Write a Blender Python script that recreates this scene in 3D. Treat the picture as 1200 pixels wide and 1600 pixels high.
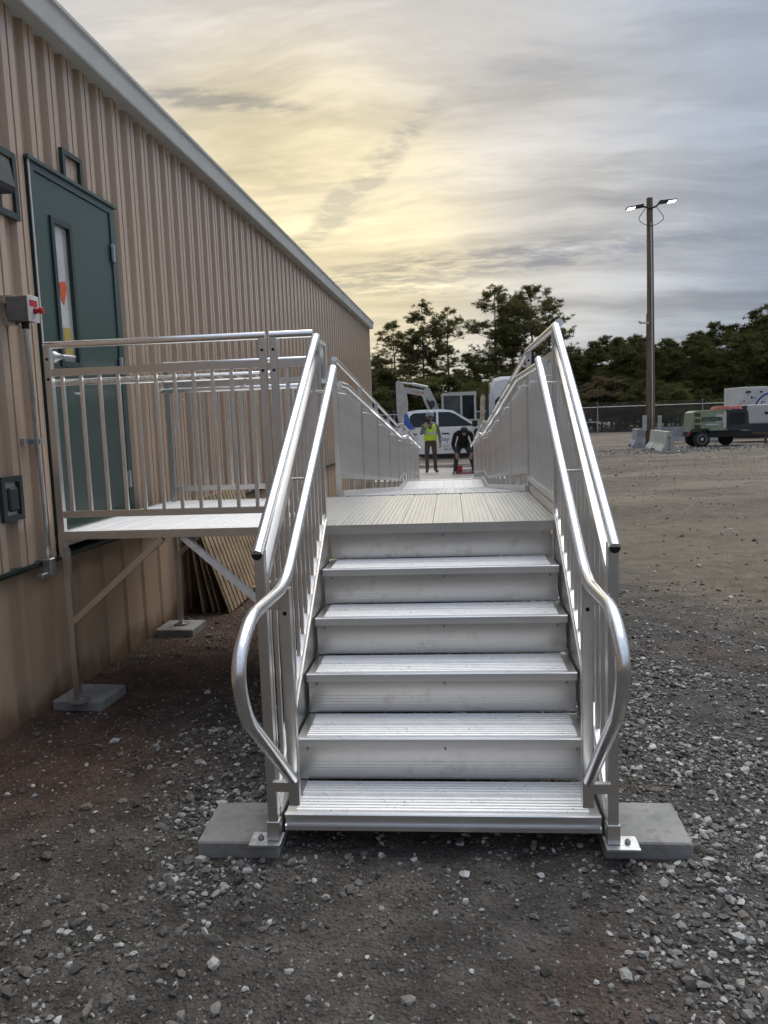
import bpy, bmesh, math, random
import numpy as np
from mathutils import Vector, Matrix, Quaternion, noise as mnoise
random.seed(7); rng = np.random.default_rng(7)
R = math.radians
for o in list(bpy.data.objects): bpy.data.objects.remove(o)
SC = bpy.context.scene
COL = SC.collection

# ------------------------------------------------------------------ camera
cd = bpy.data.cameras.new('camera'); cam = bpy.data.objects.new('camera', cd); COL.objects.link(cam)
cd.sensor_fit = 'VERTICAL'; cd.sensor_height = 36.0; cd.lens = 1220.136 / 1600 * 36.0
cd.clip_start = 0.05; cd.clip_end = 6000
yaw, pitch, roll = -0.088743, -0.116071, -0.035344
fw = Vector((math.sin(yaw)*math.cos(pitch), math.cos(yaw)*math.cos(pitch), math.sin(pitch)))
rt = Vector((math.cos(yaw), -math.sin(yaw), 0)); up = rt.cross(fw)
r2 = math.cos(roll)*rt + math.sin(roll)*up; u2 = -math.sin(roll)*rt + math.cos(roll)*up
M = Matrix((r2, u2, -fw)).transposed().to_4x4(); M.translation = Vector((0, 0, 1.624))
cam.matrix_world = M
SC.camera = cam

# ------------------------------------------------------------------ world, sun, exposure
FILL_EL, FILL_AZ = R(60), R(24)            # azimuth from +Y, positive to the right; broad soft lamp added high up to brighten treads and wall
SD = Vector((math.sin(FILL_AZ)*math.cos(FILL_EL), math.cos(FILL_AZ)*math.cos(FILL_EL), math.sin(FILL_EL)))
W = bpy.data.worlds.new('World'); SC.world = W; W.use_nodes = True
nt = W.node_tree; nt.nodes.clear()
class N:
    """tiny node helper"""
    def __init__(s, nt): s.nt = nt
    def n(s, t, **kw):
        nd = s.nt.nodes.new(t)
        for k, v in kw.items(): setattr(nd, k, v)
        return nd
    def l(s, a, b): s.nt.links.new(a, b)
    def put(s, sock, v):
        if hasattr(v, 'is_linked') or isinstance(v, bpy.types.NodeSocket): s.l(v, sock)
        else: sock.default_value = v
    def math(s, op, a, b=0.0, c=0.0, clamp=False):
        m = s.n('ShaderNodeMath', operation=op, use_clamp=clamp)
        s.put(m.inputs[0], a); s.put(m.inputs[1], b); s.put(m.inputs[2], c); return m.outputs[0]
    def vmath(s, op, a, b=(0,0,0)):
        m = s.n('ShaderNodeVectorMath', operation=op); s.put(m.inputs[0], a); s.put(m.inputs[1], b)
        return m.outputs['Value'] if op in ('DOT_PRODUCT', 'LENGTH') else m.outputs[0]
    def mix(s, f, a, b, mode='MIX'):
        m = s.n('ShaderNodeMix', data_type='RGBA', blend_type=mode)
        s.put(m.inputs[0], f)
        for sk, v in ((m.inputs[6], a), (m.inputs[7], b)):
            if isinstance(v, (tuple, list)): v = tuple(v) + ((1,) if len(v) == 3 else ())
            s.put(sk, v)
        return m.outputs[2]
    def rng(s, v, a, b, c=0.0, d=1.0, smooth=True):
        m = s.n('ShaderNodeMapRange', interpolation_type='SMOOTHSTEP' if smooth else 'LINEAR')
        s.put(m.inputs[0], v)
        for i, q in enumerate((a, b, c, d)): s.put(m.inputs[i+1], q)
        return m.outputs[0]
    def noise(s, vec, scale, detail=4, rough=.55, dist=0.0, out=0):
        m = s.n('ShaderNodeTexNoise'); s.put(m.inputs['Scale'], scale); s.put(m.inputs['Detail'], detail)
        s.put(m.inputs['Roughness'], rough); s.put(m.inputs['Distortion'], dist)
        if vec is not None: s.l(vec, m.inputs['Vector'])
        return m.outputs[out]
    def mapping(s, vec, scale=(1,1,1), loc=(0,0,0), rot=(0,0,0)):
        m = s.n('ShaderNodeMapping'); s.l(vec, m.inputs[0]); m.inputs['Scale'].default_value = scale
        m.inputs['Location'].default_value = loc; m.inputs['Rotation'].default_value = rot; return m.outputs[0]
g = N(nt)
tc = g.n('ShaderNodeTexCoord'); dirv = tc.outputs['Generated']
sky = g.n('ShaderNodeTexSky', sky_type='NISHITA', sun_disc=False, sun_elevation=FILL_EL,
          sun_rotation=FILL_AZ, altitude=200, air_density=1.2, dust_density=2.0)
skyc = g.vmath('MULTIPLY', sky.outputs[0], (0.05, 0.05, 0.05))
sep = g.n('ShaderNodeSeparateXYZ'); g.l(dirv, sep.inputs[0])
zc = g.math('MAXIMUM', sep.outputs[2], 0.0)
den = g.math('ADD', zc, 0.22)
px = g.math('DIVIDE', sep.outputs[0], den); py = g.math('DIVIDE', sep.outputs[1], den)
cmb = g.n('ShaderNodeCombineXYZ'); g.l(px, cmb.inputs[0]); g.l(py, cmb.inputs[1])
cp = cmb.outputs[0]
wv = g.vmath('SUBTRACT', g.noise(cp, 1.1, 3, .6, 0, 1), (.5, .5, .5))
cp = g.vmath('ADD', cp, g.vmath('MULTIPLY', wv, (.34, .30, 0)))
# high thin overcast: veils, streaks, a few darker wisps
veil = g.noise(g.mapping(cp, (0.55, 1.5, 1), (3.1, 1.7, 0), (0, 0, R(-14))), 1.5, 5, .60, 0)
streak = g.noise(g.mapping(cp, (0.55, 2.3, 1), (0.3, 2.2, 0), (0, 0, R(13))), 1.5, 6, .64, 0)
wisp = g.noise(g.mapping(cp, (0.9, 2.6, 1), (7.7, 0.4, 0), (0, 0, R(-22))), 1.25, 5, .62, 0)
GD = Vector((math.sin(R(-11))*math.cos(R(10.5)), math.cos(R(-11))*math.cos(R(10.5)), math.sin(R(10.5))))     # thin, glowing part of the cloud low over the roof
sdot = g.vmath('DOT_PRODUCT', dirv, tuple(GD))
glow_w = g.rng(sdot, 0.82, 0.992)
glow_n = g.rng(sdot, 0.955, .999)
ccol = g.mix(glow_w, (0.300, 0.345, 0.425), (0.43, 0.40, 0.35))
ccol = g.mix(g.math('MULTIPLY', glow_n, 0.8), ccol, (0.64, 0.54, 0.325))
lowband = g.rng(zc, 0.03, 0.19, 1.0, 0.0)
ccol = g.mix(g.math('MULTIPLY', lowband, g.math('SUBTRACT', 0.60, g.math('MULTIPLY', glow_w, .38))), ccol, (0.25, 0.275, 0.33))
cie = g.math('DIVIDE', g.math('ADD', 1.0, g.math('MULTIPLY', zc, 2.0)), 1.86)      # overcast sky: brighter overhead than at the horizon
cie = g.math('ADD', cie, g.math('MULTIPLY', g.math('SUBTRACT', 1.0, cie), g.math('MULTIPLY', g.rng(cie, 1.0, .9), glow_w)))
bright = g.math('MULTIPLY', g.math('MULTIPLY', cie, g.rng(veil, .38, .66, .82, 1.17)), g.rng(streak, .38, .64, .84, 1.13))
ccol = g.vmath('MULTIPLY', ccol, g.n('ShaderNodeCombineXYZ').outputs[0]) if False else ccol
bc = g.n('ShaderNodeCombineXYZ')
for i in range(3): g.l(bright, bc.inputs[i])
ccol = g.vmath('MULTIPLY', ccol, bc.outputs[0])
dk = g.rng(wisp, .52, .72, 0.0, 0.50)
# a few individual wisps and streaks of darker cloud, each at its own bearing, feathered by the noise
feather = g.noise(g.mapping(cp, (1.2, 2.4, 1), (1.1, 5.3, 0), (0, 0, R(-30))), 7.0, 3, .66, 0)
fe = g.rng(feather, .34, .64, .0, 1.25)
for (cdir, hl, hw, ang, st) in ([((-0.1017, 0.9555, 0.2769), 0.075, 0.01, 42, 0.65), ((-0.2564, 0.8971, 0.3598), 0.07, 0.006, -2, 0.8), ((0.0478, 0.9811, 0.1875), 0.15, 0.01, 2, 0.75), ((-0.062, 0.9846, 0.1633), 0.08, 0.007, -3, 0.6)]):
    cv = Vector(cdir); e1 = cv.cross(Vector((0, 0, 1))).normalized(); e2 = e1.cross(cv); ca, sa = math.cos(R(ang)), math.sin(R(ang))
    a1 = (e1*ca+e2*sa)/hl; a2 = (e2*ca-e1*sa)/hw
    uu = g.vmath('DOT_PRODUCT', dirv, tuple(a1)); vv = g.vmath('DOT_PRODUCT', dirv, tuple(a2))
    uu = g.math('SUBTRACT', uu, a1.dot(cv)); vv = g.math('SUBTRACT', vv, a2.dot(cv))
    vv = g.math('ADD', vv, g.math('MULTIPLY', g.math('SUBTRACT', streak, .5), 4.0))
    r2_ = g.math('ADD', g.math('MULTIPLY', uu, uu), g.math('MULTIPLY', vv, vv))
    dk = g.math('ADD', dk, g.math('MULTIPLY', g.rng(r2_, 5.0, 0.0, 0.0, st), fe))
dk = g.math('MINIMUM', dk, .85)
ccol = g.mix(dk, ccol, g.vmath('MULTIPLY', ccol, (.56, .59, .68)))
skyc2 = g.mix(g.math('MULTIPLY', glow_w, .5), skyc, ccol)
gap = g.math('MULTIPLY', g.rng(streak, .52, .70), g.math('SUBTRACT', 1.0, glow_w))
fin = g.mix(g.math('SUBTRACT', .92, g.math('MULTIPLY', gap, .5)), skyc2, ccol)
bg = g.n('ShaderNodeBackground'); g.l(fin, bg.inputs[0]); bg.inputs[1].default_value = 1.0
W.cycles.sampling_method = 'MANUAL'; W.cycles.sample_map_resolution = 256
wo = g.n('ShaderNodeOutputWorld'); g.l(bg.outputs[0], wo.inputs[0])

sl = bpy.data.lights.new('overcast_fill', 'SUN'); sl.energy = 1.5; sl.angle = R(50); sl.color = (1.0, .95, .86)  # fill lamp added high on the right, away from the low glow
so = bpy.data.objects.new('overcast_fill', sl); COL.objects.link(so); so.location = (-20, 40, 30)
so.rotation_euler = (-SD).to_track_quat('-Z', 'Y').to_euler()
VS = SC.view_settings; VS.view_transform = 'Standard'; VS.look = 'None'; VS.exposure = 0.75; VS.gamma = 1.0
VS.use_curve_mapping = False

# ------------------------------------------------------------------ mesh builder
class MB:
    def __init__(s): s.v = []; s.f = []; s.sm = []
    def add(s, vs, fs, smooth=False):
        b = len(s.v); s.v += [tuple(v) for v in vs]
        for f in fs: s.f.append([b+i for i in f]); s.sm.append(smooth)
        return s
    def box(s, x0, x1, y0, y1, z0, z1, bev=0.0):
        if bev <= 0:
            vs = [(x, y, z) for z in (z0, z1) for y in (y0, y1) for x in (x0, x1)]
            return s.add(vs, [(0,2,3,1),(4,5,7,6),(0,1,5,4),(2,6,7,3),(0,4,6,2),(1,3,7,5)])
        b = min(bev, (x1-x0)*.49, (y1-y0)*.49, (z1-z0)*.49)
        bm = bmesh.new(); bmesh.ops.create_cube(bm, size=1)
        for v in bm.verts:
            v.co = ((x0+x1)/2+v.co.x*(x1-x0), (y0+y1)/2+v.co.y*(y1-y0), (z0+z1)/2+v.co.z*(z1-z0))
        bmesh.ops.bevel(bm, geom=bm.edges[:], offset=b, segments=1, affect='EDGES')
        bm.verts.index_update()
        s.add([v.co for v in bm.verts], [[v.index for v in f.verts] for f in bm.faces]); bm.free(); return s
    def bar(s, p0, p1, w, h, upv=(0, 0, 1)):
        """rectangular bar from p0 to p1: w sideways, h along up"""
        p0 = Vector(p0); p1 = Vector(p1); d = (p1-p0).normalized(); u = Vector(upv)
        sd = d.cross(u)
        if sd.length < 1e-5: sd = d.cross(Vector((1, 0, 0)))
        sd.normalize(); u = sd.cross(d)
        c = [(-1,-1),(1,-1),(1,1),(-1,1)]
        vs = [p + sd*(a*w/2) + u*(b*h/2) for p in (p0, p1) for a, b in c]
        return s.add(vs, [(3,2,1,0),(4,5,6,7),(0,1,5,4),(1,2,6,5),(2,3,7,6),(3,0,4,7)])
    def tube(s, path, r, n=12, cap=True, flute=0.0, smooth=True):
        P = [Vector(p) for p in path]; k = len(P)
        rs = r if isinstance(r, (list, tuple)) else [r]*k
        T = []
        for i in range(k):
            t = (P[min(i+1, k-1)]-P[max(i-1, 0)]).normalized(); T.append(t)
        a = Vector((0, 0, 1)) if abs(T[0].z) < .9 else Vector((1, 0, 0))
        nrm = (a - T[0]*a.dot(T[0])).normalized(); vs = []
        for i in range(k):
            if i: nrm = (T[i-1].rotation_difference(T[i]) @ nrm); nrm = (nrm - T[i]*nrm.dot(T[i])).normalized()
            b = T[i].cross(nrm)
            sc = 1.0
            if 0 < i < k-1:
                ca = (P[i]-P[i-1]).normalized().dot(T[i]); sc = 1/max(ca, .6)
            for j in range(n):
                an = 2*math.pi*j/n; rr = rs[i]*(1-flute*(j % 2))
                vs.append(P[i] + nrm*math.cos(an)*rr + b*math.sin(an)*rr)
        fs = [(i*n+j, i*n+(j+1) % n, (i+1)*n+(j+1) % n, (i+1)*n+j) for i in range(k-1) for j in range(n)]
        s.add(vs, fs, smooth)
        if cap: s.add(vs[:n], [list(range(n))[::-1]]); s.add(vs[-n:], [list(range(n))])
        return s
    def prism(s, poly, axis, a, b):
        """poly of 2-D points extruded along axis ('x','y','z') from a to b"""
        def p3(p, t):
            return {'x': (t, p[0], p[1]), 'y': (p[0], t, p[1]), 'z': (p[0], p[1], t)}[axis]
        n = len(poly); vs = [p3(p, a) for p in poly] + [p3(p, b) for p in poly]
        s.add(vs, [list(range(n))[::-1], list(range(n, 2*n))] + [(i, (i+1) % n, n+(i+1) % n, n+i) for i in range(n)]); return s
    def strip(s, prof, axis, a, b):
        """open profile extruded, one sheet"""
        def p3(p, t):
            return {'x': (t, p[0], p[1]), 'y': (p[0], t, p[1]), 'z': (p[0], p[1], t)}[axis]
        n = len(prof); vs = [p3(p, a) for p in prof] + [p3(p, b) for p in prof]
        s.add(vs, [(i, i+1, n+i+1, n+i) for i in range(n-1)]); return s
    def lathe(s, prof, c, axis='z', n=20, smooth=True):
        vs = []
        for r, h in prof:
            for j in range(n):
                an = 2*math.pi*j/n; a, b = r*math.cos(an), r*math.sin(an)
                vs.append({'z': (c[0]+a, c[1]+b, c[2]+h), 'y': (c[0]+a, c[1]+h, c[2]+b), 'x': (c[0]+h, c[1]+a, c[2]+b)}[axis])
        k = len(prof)
        s.add(vs, [(i*n+j, i*n+(j+1) % n, (i+1)*n+(j+1) % n, (i+1)*n+j) for i in range(k-1) for j in range(n)], smooth)
        s.add(vs[:n], [list(range(n))]); s.add(vs[-n:], [list(range(n))]); return s
    def mesh(s, name, mat, fix=True):
        m = bpy.data.meshes.new(name); m.from_pydata([tuple(v) for v in s.v], [], s.f)
        m.polygons.foreach_set('use_smooth', s.sm); 
        if fix:
            bm = bmesh.new(); bm.from_mesh(m); bmesh.ops.recalc_face_normals(bm, faces=bm.faces[:]); bm.to_mesh(m); bm.free()
        for k in (mat if isinstance(mat, (list, tuple)) else [mat]): m.materials.append(k)
        m.update(); return m
    def build(s, name, mat, parent=None, loc=(0, 0, 0), fix=True):
        return link(name, s.mesh(name, mat, fix), parent, loc)
def link(name, mesh, parent=None, loc=(0, 0, 0), rot=(0, 0, 0)):
    o = bpy.data.objects.new(name, mesh); COL.objects.link(o); o.location = loc; o.rotation_euler = rot
    if parent is not None: o.parent = parent
    return o
def tag(o, label=None, cat=None, group=None, kind=None):
    for k, v in (('label', label), ('category', cat), ('group', group), ('kind', kind)):
        if v: o[k] = v
    return o
def thing(name, label, cat, loc=(0, 0, 0), rz=0.0, group=None):
    return tag(link(name, None, None, loc, (0, 0, rz)), label, cat, group)
def copy_tree(o, parent=None):
    c = o.copy(); COL.objects.link(c); c.parent = parent
    for ch in o.children: copy_tree(ch, c)
    return c
def text_mb(txt, size, extrude=.004):
    cu = bpy.data.curves.new('lettering', 'FONT'); cu.body = txt; cu.size = size; cu.extrude = extrude
    ob = bpy.data.objects.new('lettering', cu); COL.objects.link(ob)
    dg = bpy.context.evaluated_depsgraph_get(); me = ob.evaluated_get(dg).to_mesh()
    mb = MB(); mb.add([v.co[:] for v in me.vertices], [list(p.vertices) for p in me.polygons])
    ob.evaluated_get(dg).to_mesh_clear(); bpy.data.objects.remove(ob); bpy.data.curves.remove(cu); return mb
def xform(mb, mat):
    mb.v = [tuple(mat @ Vector(v)) for v in mb.v]; return mb
TXT_FRONT = Matrix.Rotation(R(90), 4, 'X')        # lettering standing up, read from -Y

def round_path(pts, r, n=6):
    """polyline with rounded corners"""
    P = [Vector(p) for p in pts]; out = [P[0]]
    for i in range(1, len(P)-1):
        a, b, c = P[i-1], P[i], P[i+1]; d1 = (a-b).normalized(); d2 = (c-b).normalized()
        rr = min(r, (a-b).length*.48, (c-b).length*.48)
        p, q_ = b+d1*rr, b+d2*rr
        for k in range(n+1):
            t = k/n; out.append(p*(1-t)**2 + b*2*t*(1-t) + q_*t*t)
    out.append(P[-1]); return out
# ------------------------------------------------------------------ materials
def mat(name, col, rough=.5, metal=0.0, var=0.0, vscale=4.0, bump=0.0, bscale=40.0, stretch=(1,1,1), spec=None,
        rvar=0.0, emit=None, col2=None, coat=0.0, obj=True, island=0.0):
    m = bpy.data.materials.new(name); m.use_nodes = True; q = N(m.node_tree)
    b = m.node_tree.nodes['Principled BSDF']
    b.inputs['Metallic'].default_value = metal; b.inputs['Roughness'].default_value = rough
    if spec is not None: b.inputs['Specular IOR Level'].default_value = spec
    if coat: b.inputs['Coat Weight'].default_value = coat; b.inputs['Coat Roughness'].default_value = .12
    t = q.n('ShaderNodeTexCoord'); vec = q.mapping(t.outputs['Object'], stretch)
    c = tuple(col)
    if var or col2:
        nz = q.noise(vec, vscale, 6, .62)
        f = q.rng(nz, .32, .68)
        lo = tuple(x*(1-var) for x in col); hi = tuple(min(x*(1+var), 1) for x in (col2 or col))
        c = q.mix(f, lo, hi)
    if island:
        gi = q.n('ShaderNodeNewGeometry'); rv = q.rng(gi.outputs['Random Per Island'], 0, 1, 1-island, 1+island, False)
        cx = q.n('ShaderNodeCombineXYZ')
        for i in range(3): q.l(rv, cx.inputs[i])
        if isinstance(c, tuple): cc = q.n('ShaderNodeRGB'); cc.outputs[0].default_value = c+(1,); c = cc.outputs[0]
        c = q.vmath('MULTIPLY', c, cx.outputs[0])
    if isinstance(c, tuple): b.inputs['Base Color'].default_value = c+(1,)
    else: q.l(c, b.inputs['Base Color'])
    if rvar:
        q.l(q.rng(q.noise(vec, vscale*1.7, 5, .6), .3, .7, rough-rvar, rough+rvar), b.inputs['Roughness'])
    if bump:
        bp = q.n('ShaderNodeBump'); bp.inputs['Strength'].default_value = bump; bp.inputs['Distance'].default_value = .01
        q.l(q.noise(vec, bscale, 5, .6), bp.inputs['Height']); q.l(bp.outputs[0], b.inputs['Normal'])
    if emit: b.inputs['Emission Color'].default_value = tuple(emit[:3])+(1,); b.inputs['Emission Strength'].default_value = emit[3]
    return m
A = {}
A['rail'] = mat('aluminium_rail', (.87, .87, .87), .24, 1, .03, 6)
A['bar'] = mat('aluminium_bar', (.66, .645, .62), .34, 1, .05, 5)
A['picket'] = mat('aluminium_picket', (.78, .765, .74), .32, 1, .06, 5)
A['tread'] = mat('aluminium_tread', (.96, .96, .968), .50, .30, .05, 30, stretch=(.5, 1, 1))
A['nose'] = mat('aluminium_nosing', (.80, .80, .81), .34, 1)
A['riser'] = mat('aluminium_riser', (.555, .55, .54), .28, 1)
A['deck'] = mat('aluminium_deck', (.61, .61, .60), .38, 1, .06, 9, stretch=(1, .15, 1))
A['ramp'] = mat('aluminium_ramp_deck', (.68, .70, .74), .42, 1, .05, 3, stretch=(1, .3, 1))
A['black'] = mat('black_plastic', (.012, .012, .013), .5)
A['bore'] = mat('dark_bore', (.006, .006, .006), .8)
A['steel'] = mat('galvanised_steel', (.50, .51, .52), .42, 1, .15, 14, .15, 40, rvar=.1)
A['bolt'] = mat('zinc_bolt', (.35, .35, .36), .45, 1)
A['siding'] = mat('tan_painted_siding', (.455, .342, .256), .20, 0, .035, 1.2, stretch=(1, 1, .25))
A['skirt'] = mat('tan_painted_skirting', (.50, .36, .25), .40, 0, .10, 1.8, .05, 18, (1, 1, .22), rvar=.07)
A['green'] = mat('green_paint', (.040, .068, .060), .30, 0, .04, 1.5)
A['darkgreen'] = mat('dark_green_trim', (.018, .036, .032), .4, 0, .08, 3)
A['fascia'] = mat('grey_fascia', (.46, .465, .44), .40, 0, .05, 2, rvar=.06)
A['lightgrey'] = mat('light_grey_metal', (.52, .52, .50), .4, 0, .05, 3)
A['glass'] = mat('door_glass', (.42, .42, .40), .05, 0, .2, 2.5, spec=.8, coat=1.0)
A['white'] = mat('white_vehicle_paint', (.74, .75, .76), .25, 0, .03, 2, coat=.6)
A['vglass'] = mat('tinted_vehicle_glass', (.010, .014, .017), .05, 0, spec=.35)
A['rubber'] = mat('tyre_rubber', (.022, .021, .020), .8, 0, .25, 9, .2, 30)
A['conc'] = mat('concrete', (.30, .295, .28), .85, 0, .16, 7, .35, 90, rvar=.05)
A['paver'] = mat('concrete_paver', (.25, .25, .243), .88, 0, .22, 9, .4, 120)
A['barrier'] = mat('barrier_concrete', (.40, .385, .345), .85, 0, .14, 3, .3, 60)
A['barrierd'] = mat('weathered_barrier_concrete', (.27, .275, .285), .85, 0, .18, 2, .3, 60)
A['pave'] = mat('pale_pavement', (.36, .33, .295), .9, 0, .15, 1.2, .2, 50)
A['ply'] = mat('tan_sheet_boards', (.33, .245, .155), .6, 0, .22, 5, .1, 30, (1, .3, 1))
A['lumber'] = mat('pale_lumber', (.45, .35, .21), .7, 0, .2, 8, .1, 30)
A['wood'] = mat('pole_wood', (.155, .110, .066), .85, 0, .28, 3, .5, 30, (2, 2, .15))
A['fence'] = mat('galvanised_fence', (.40, .40, .38), .5, .6, .08, 4)
A['bark'] = mat('pine_bark', (.075, .055, .042), .9, 0, .3, 3, .4, 12, (1, 1, .4))
A['red'] = mat('red_plastic', (.42, .02, .025), .4)
A['hose'] = mat('red_hose', (.48, .14, .12), .55, 0, .15, 8)
A['cgreen'] = mat('sage_green_paint', (.24, .285, .185), .4, 0, .10, 3, coat=.2)
A['charcoal'] = mat('charcoal_paint', (.028, .031, .036), .5, 0, .15, 4)
A['cream'] = mat('cream_white_panel', (.62, .61, .57), .45, 0, .06, 1.5)
A['genwhite'] = mat('generator_off_white', (.50, .48, .45), .45, 0, .05, 3)
A['blue'] = mat('blue_print', (.02, .075, .30), .5)
A['navy'] = mat('navy_lettering', (.012, .025, .12), .5)
A['grey'] = mat('grey_machine_paint', (.42, .42, .39), .42, 0, .12, 4, .05, 20)
A['rust'] = mat('rusty_steel', (.10, .055, .035), .7, .2, .3, 10)
A['orange'] = mat('orange_sign', (.62, .10, .03), .5)
A['yellow'] = mat('brass_yellow', (.42, .32, .07), .45)
A['led'] = mat('lit_led_panel', (.9, .9, .85), .4, emit=(1.0, .93, .78, 2.2))
A['label'] = mat('printed_plate', (.55, .54, .52), .4, 0, .1, 20)
A['skin'] = mat('skin', (.36, .20, .145), .55)
A['vest'] = mat('hi_vis_lime_fabric', (.52, .74, .03), .75, 0, .12, 10, .2, 30)
A['tape'] = mat('silver_reflective_tape', (.55, .56, .55), .35, .3)
A['hoodg'] = mat('grey_fleece', (.15, .145, .14), .9, 0, .15, 10, .2, 40)
A['pants'] = mat('brown_work_trousers', (.075, .058, .045), .9, 0, .15, 8, .2, 30)
A['cloth'] = mat('black_fleece', (.006, .006, .007), .9, 0, .2, 8, .2, 30)
A['jeans'] = mat('charcoal_trousers', (.03, .032, .034), .9, 0, .2, 8, .2, 30)
A['boot'] = mat('brown_boot_leather', (.05, .03, .022), .6)
A['hat'] = mat('grey_hard_hat', (.22, .24, .24), .4)
A['hair'] = mat('dark_hair', (.012, .009, .008), .7)
A['beige'] = mat('beige_lining', (.44, .36, .27), .8, 0, .25, 8)

def wear(m, col, amount, s1, s2, t0=.60, t1=.70, zmax=None):
    q = N(m.node_tree); b = m.node_tree.nodes['Principled BSDF']; t = q.n('ShaderNodeTexCoord')
    old = b.inputs['Base Color'].links[0].from_socket if b.inputs['Base Color'].links else tuple(b.inputs['Base Color'].default_value)
    f = q.math('MULTIPLY', q.rng(q.noise(t.outputs['Object'], s1, 3, .6), t0, t1), q.rng(q.noise(t.outputs['Object'], s2, 2, .5), .42, .60))
    if zmax:
        sp = q.n('ShaderNodeSeparateXYZ'); q.l(t.outputs['Object'], sp.inputs[0])
        zz = q.math('ADD', sp.outputs[2], q.math('MULTIPLY', q.math('SUBTRACT', q.noise(t.outputs['Object'], s2, 5, .65), .5), zmax*1.6))
        f = q.rng(zz, zmax, 0.0)
    q.l(q.mix(q.math('MULTIPLY', f, amount), old, col), b.inputs['Base Color'])
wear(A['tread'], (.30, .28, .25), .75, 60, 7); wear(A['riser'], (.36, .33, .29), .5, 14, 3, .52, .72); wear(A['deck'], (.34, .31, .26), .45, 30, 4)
wear(A['skirt'], (.13, .075, .05), .75, 8, 5, zmax=.22); wear(A['paver'], (.13, .11, .09), .5, 18, 5, .5, .65)
A['cabglass'] = mat('pale_cab_glass', (.055, .066, .064), .06, 0, .3, 2, spec=.6)
def foliage(name, c0, c1):
    m = bpy.data.materials.new(name); m.use_nodes = True; q = N(m.node_tree); m.node_tree.nodes.clear()
    gi = q.n('ShaderNodeNewGeometry'); oi = q.n('ShaderNodeObjectInfo')
    f3 = q.math('ADD', q.math('MULTIPLY', gi.outputs['Random Per Island'], .6), q.math('MULTIPLY', oi.outputs['Random'], .4))
    c = q.mix(f3, c0, c1)
    d = q.n('ShaderNodeBsdfDiffuse'); t = q.n('ShaderNodeBsdfTranslucent'); q.l(c, d.inputs[0]); q.l(c, t.inputs[0])
    mx = q.n('ShaderNodeMixShader'); mx.inputs[0].default_value = .3; q.l(d.outputs[0], mx.inputs[1]); q.l(t.outputs[0], mx.inputs[2])
    o = q.n('ShaderNodeOutputMaterial'); q.l(mx.outputs[0], o.inputs[0]); return m
A['needle'] = foliage('pine_needles', (.075, .080, .030), (.235, .222, .088))
A['needled'] = foliage('dark_pine_needles', (.050, .056, .023), (.15, .148, .060))
A['brush'] = foliage('winter_brush', (.075, .060, .038), (.17, .135, .08))

# ------------------------------------------------------------------ ground
def vnoise(x, y, seed=0):
    r_ = np.random.default_rng(seed).random((256, 256))
    xi = np.floor(x).astype(int); yi = np.floor(y).astype(int); fx = x-xi; fy = y-yi
    fx = fx*fx*(3-2*fx); fy = fy*fy*(3-2*fy); a = lambda i, j: r_[(xi+i) % 256, (yi+j) % 256]
    return (a(0,0)*(1-fx)+a(1,0)*fx)*(1-fy)+(a(0,1)*(1-fx)+a(1,1)*fx)*fy - .5
def gz(x, y):
    x = np.asarray(x, float); y = np.asarray(y, float)
    h = vnoise(x*.8, y*.8, 1)*.045 + vnoise(x*2.7, y*2.7, 2)*.022 + vnoise(x*8, y*8, 3)*.010 + vnoise(x*19, y*19, 4)*.006
    near = np.clip((22-y)/8, 0, 1)
    pads = np.ones_like(h)
    for cx, cy in ((-.86, 2.9), (.69, 2.92), (-2.2, 4.44), (-2.2, 6.05), (-.8, 4.3)):
        pads = np.minimum(pads, np.clip((np.hypot(x-cx, y-cy)-.22)/.3, 0, 1))
    far = np.clip((np.abs(x)-30)/80, 0, 1)*np.clip((y-60)/60, 0, 1)
    return h*(.25+.75*near)*pads - .012 + vnoise(x*.03, y*.03, 5)*3*far
def axis_coords(a, b, st, lo, hi, k=1.13):
    c = list(np.arange(a, b, st)); s_ = st
    x = c[-1]
    while x < hi: s_ *= k; x += s_; c.append(x)
    s_ = st; x = c[0]; pre = []
    while x > lo: s_ *= k; x -= s_; pre.append(x)
    return np.array(pre[::-1]+c)
gx = axis_coords(-3.2, 3.6, .035, -1600, 1600); gy = axis_coords(1.4, 7.5, .035, -400, 2500)
XX, YY = np.meshgrid(gx, gy); ZZ = gz(XX, YY)
nx, ny = len(gx), len(gy)
vs = np.stack([XX, YY, ZZ], -1).reshape(-1, 3)
idx = np.arange(nx*ny).reshape(ny, nx)
fs = np.stack([idx[:-1,:-1], idx[:-1,1:], idx[1:,1:], idx[1:,:-1]], -1).reshape(-1, 4)
def np_mesh(name, vs, fs, smooth=True):
    m = bpy.data.meshes.new(name); k = fs.shape[1]
    m.vertices.add(len(vs)); m.vertices.foreach_set('co', vs.astype(np.float32).ravel())
    m.loops.add(fs.size); m.loops.foreach_set('vertex_index', fs.astype(np.int32).ravel())
    m.polygons.add(len(fs)); m.polygons.foreach_set('loop_start', np.arange(0, fs.size, k, dtype=np.int32))
    m.polygons.foreach_set('use_smooth', np.full(len(fs), smooth)); m.update(calc_edges=True); m.validate(); return m
gm = np_mesh('ground', vs, fs)
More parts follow.
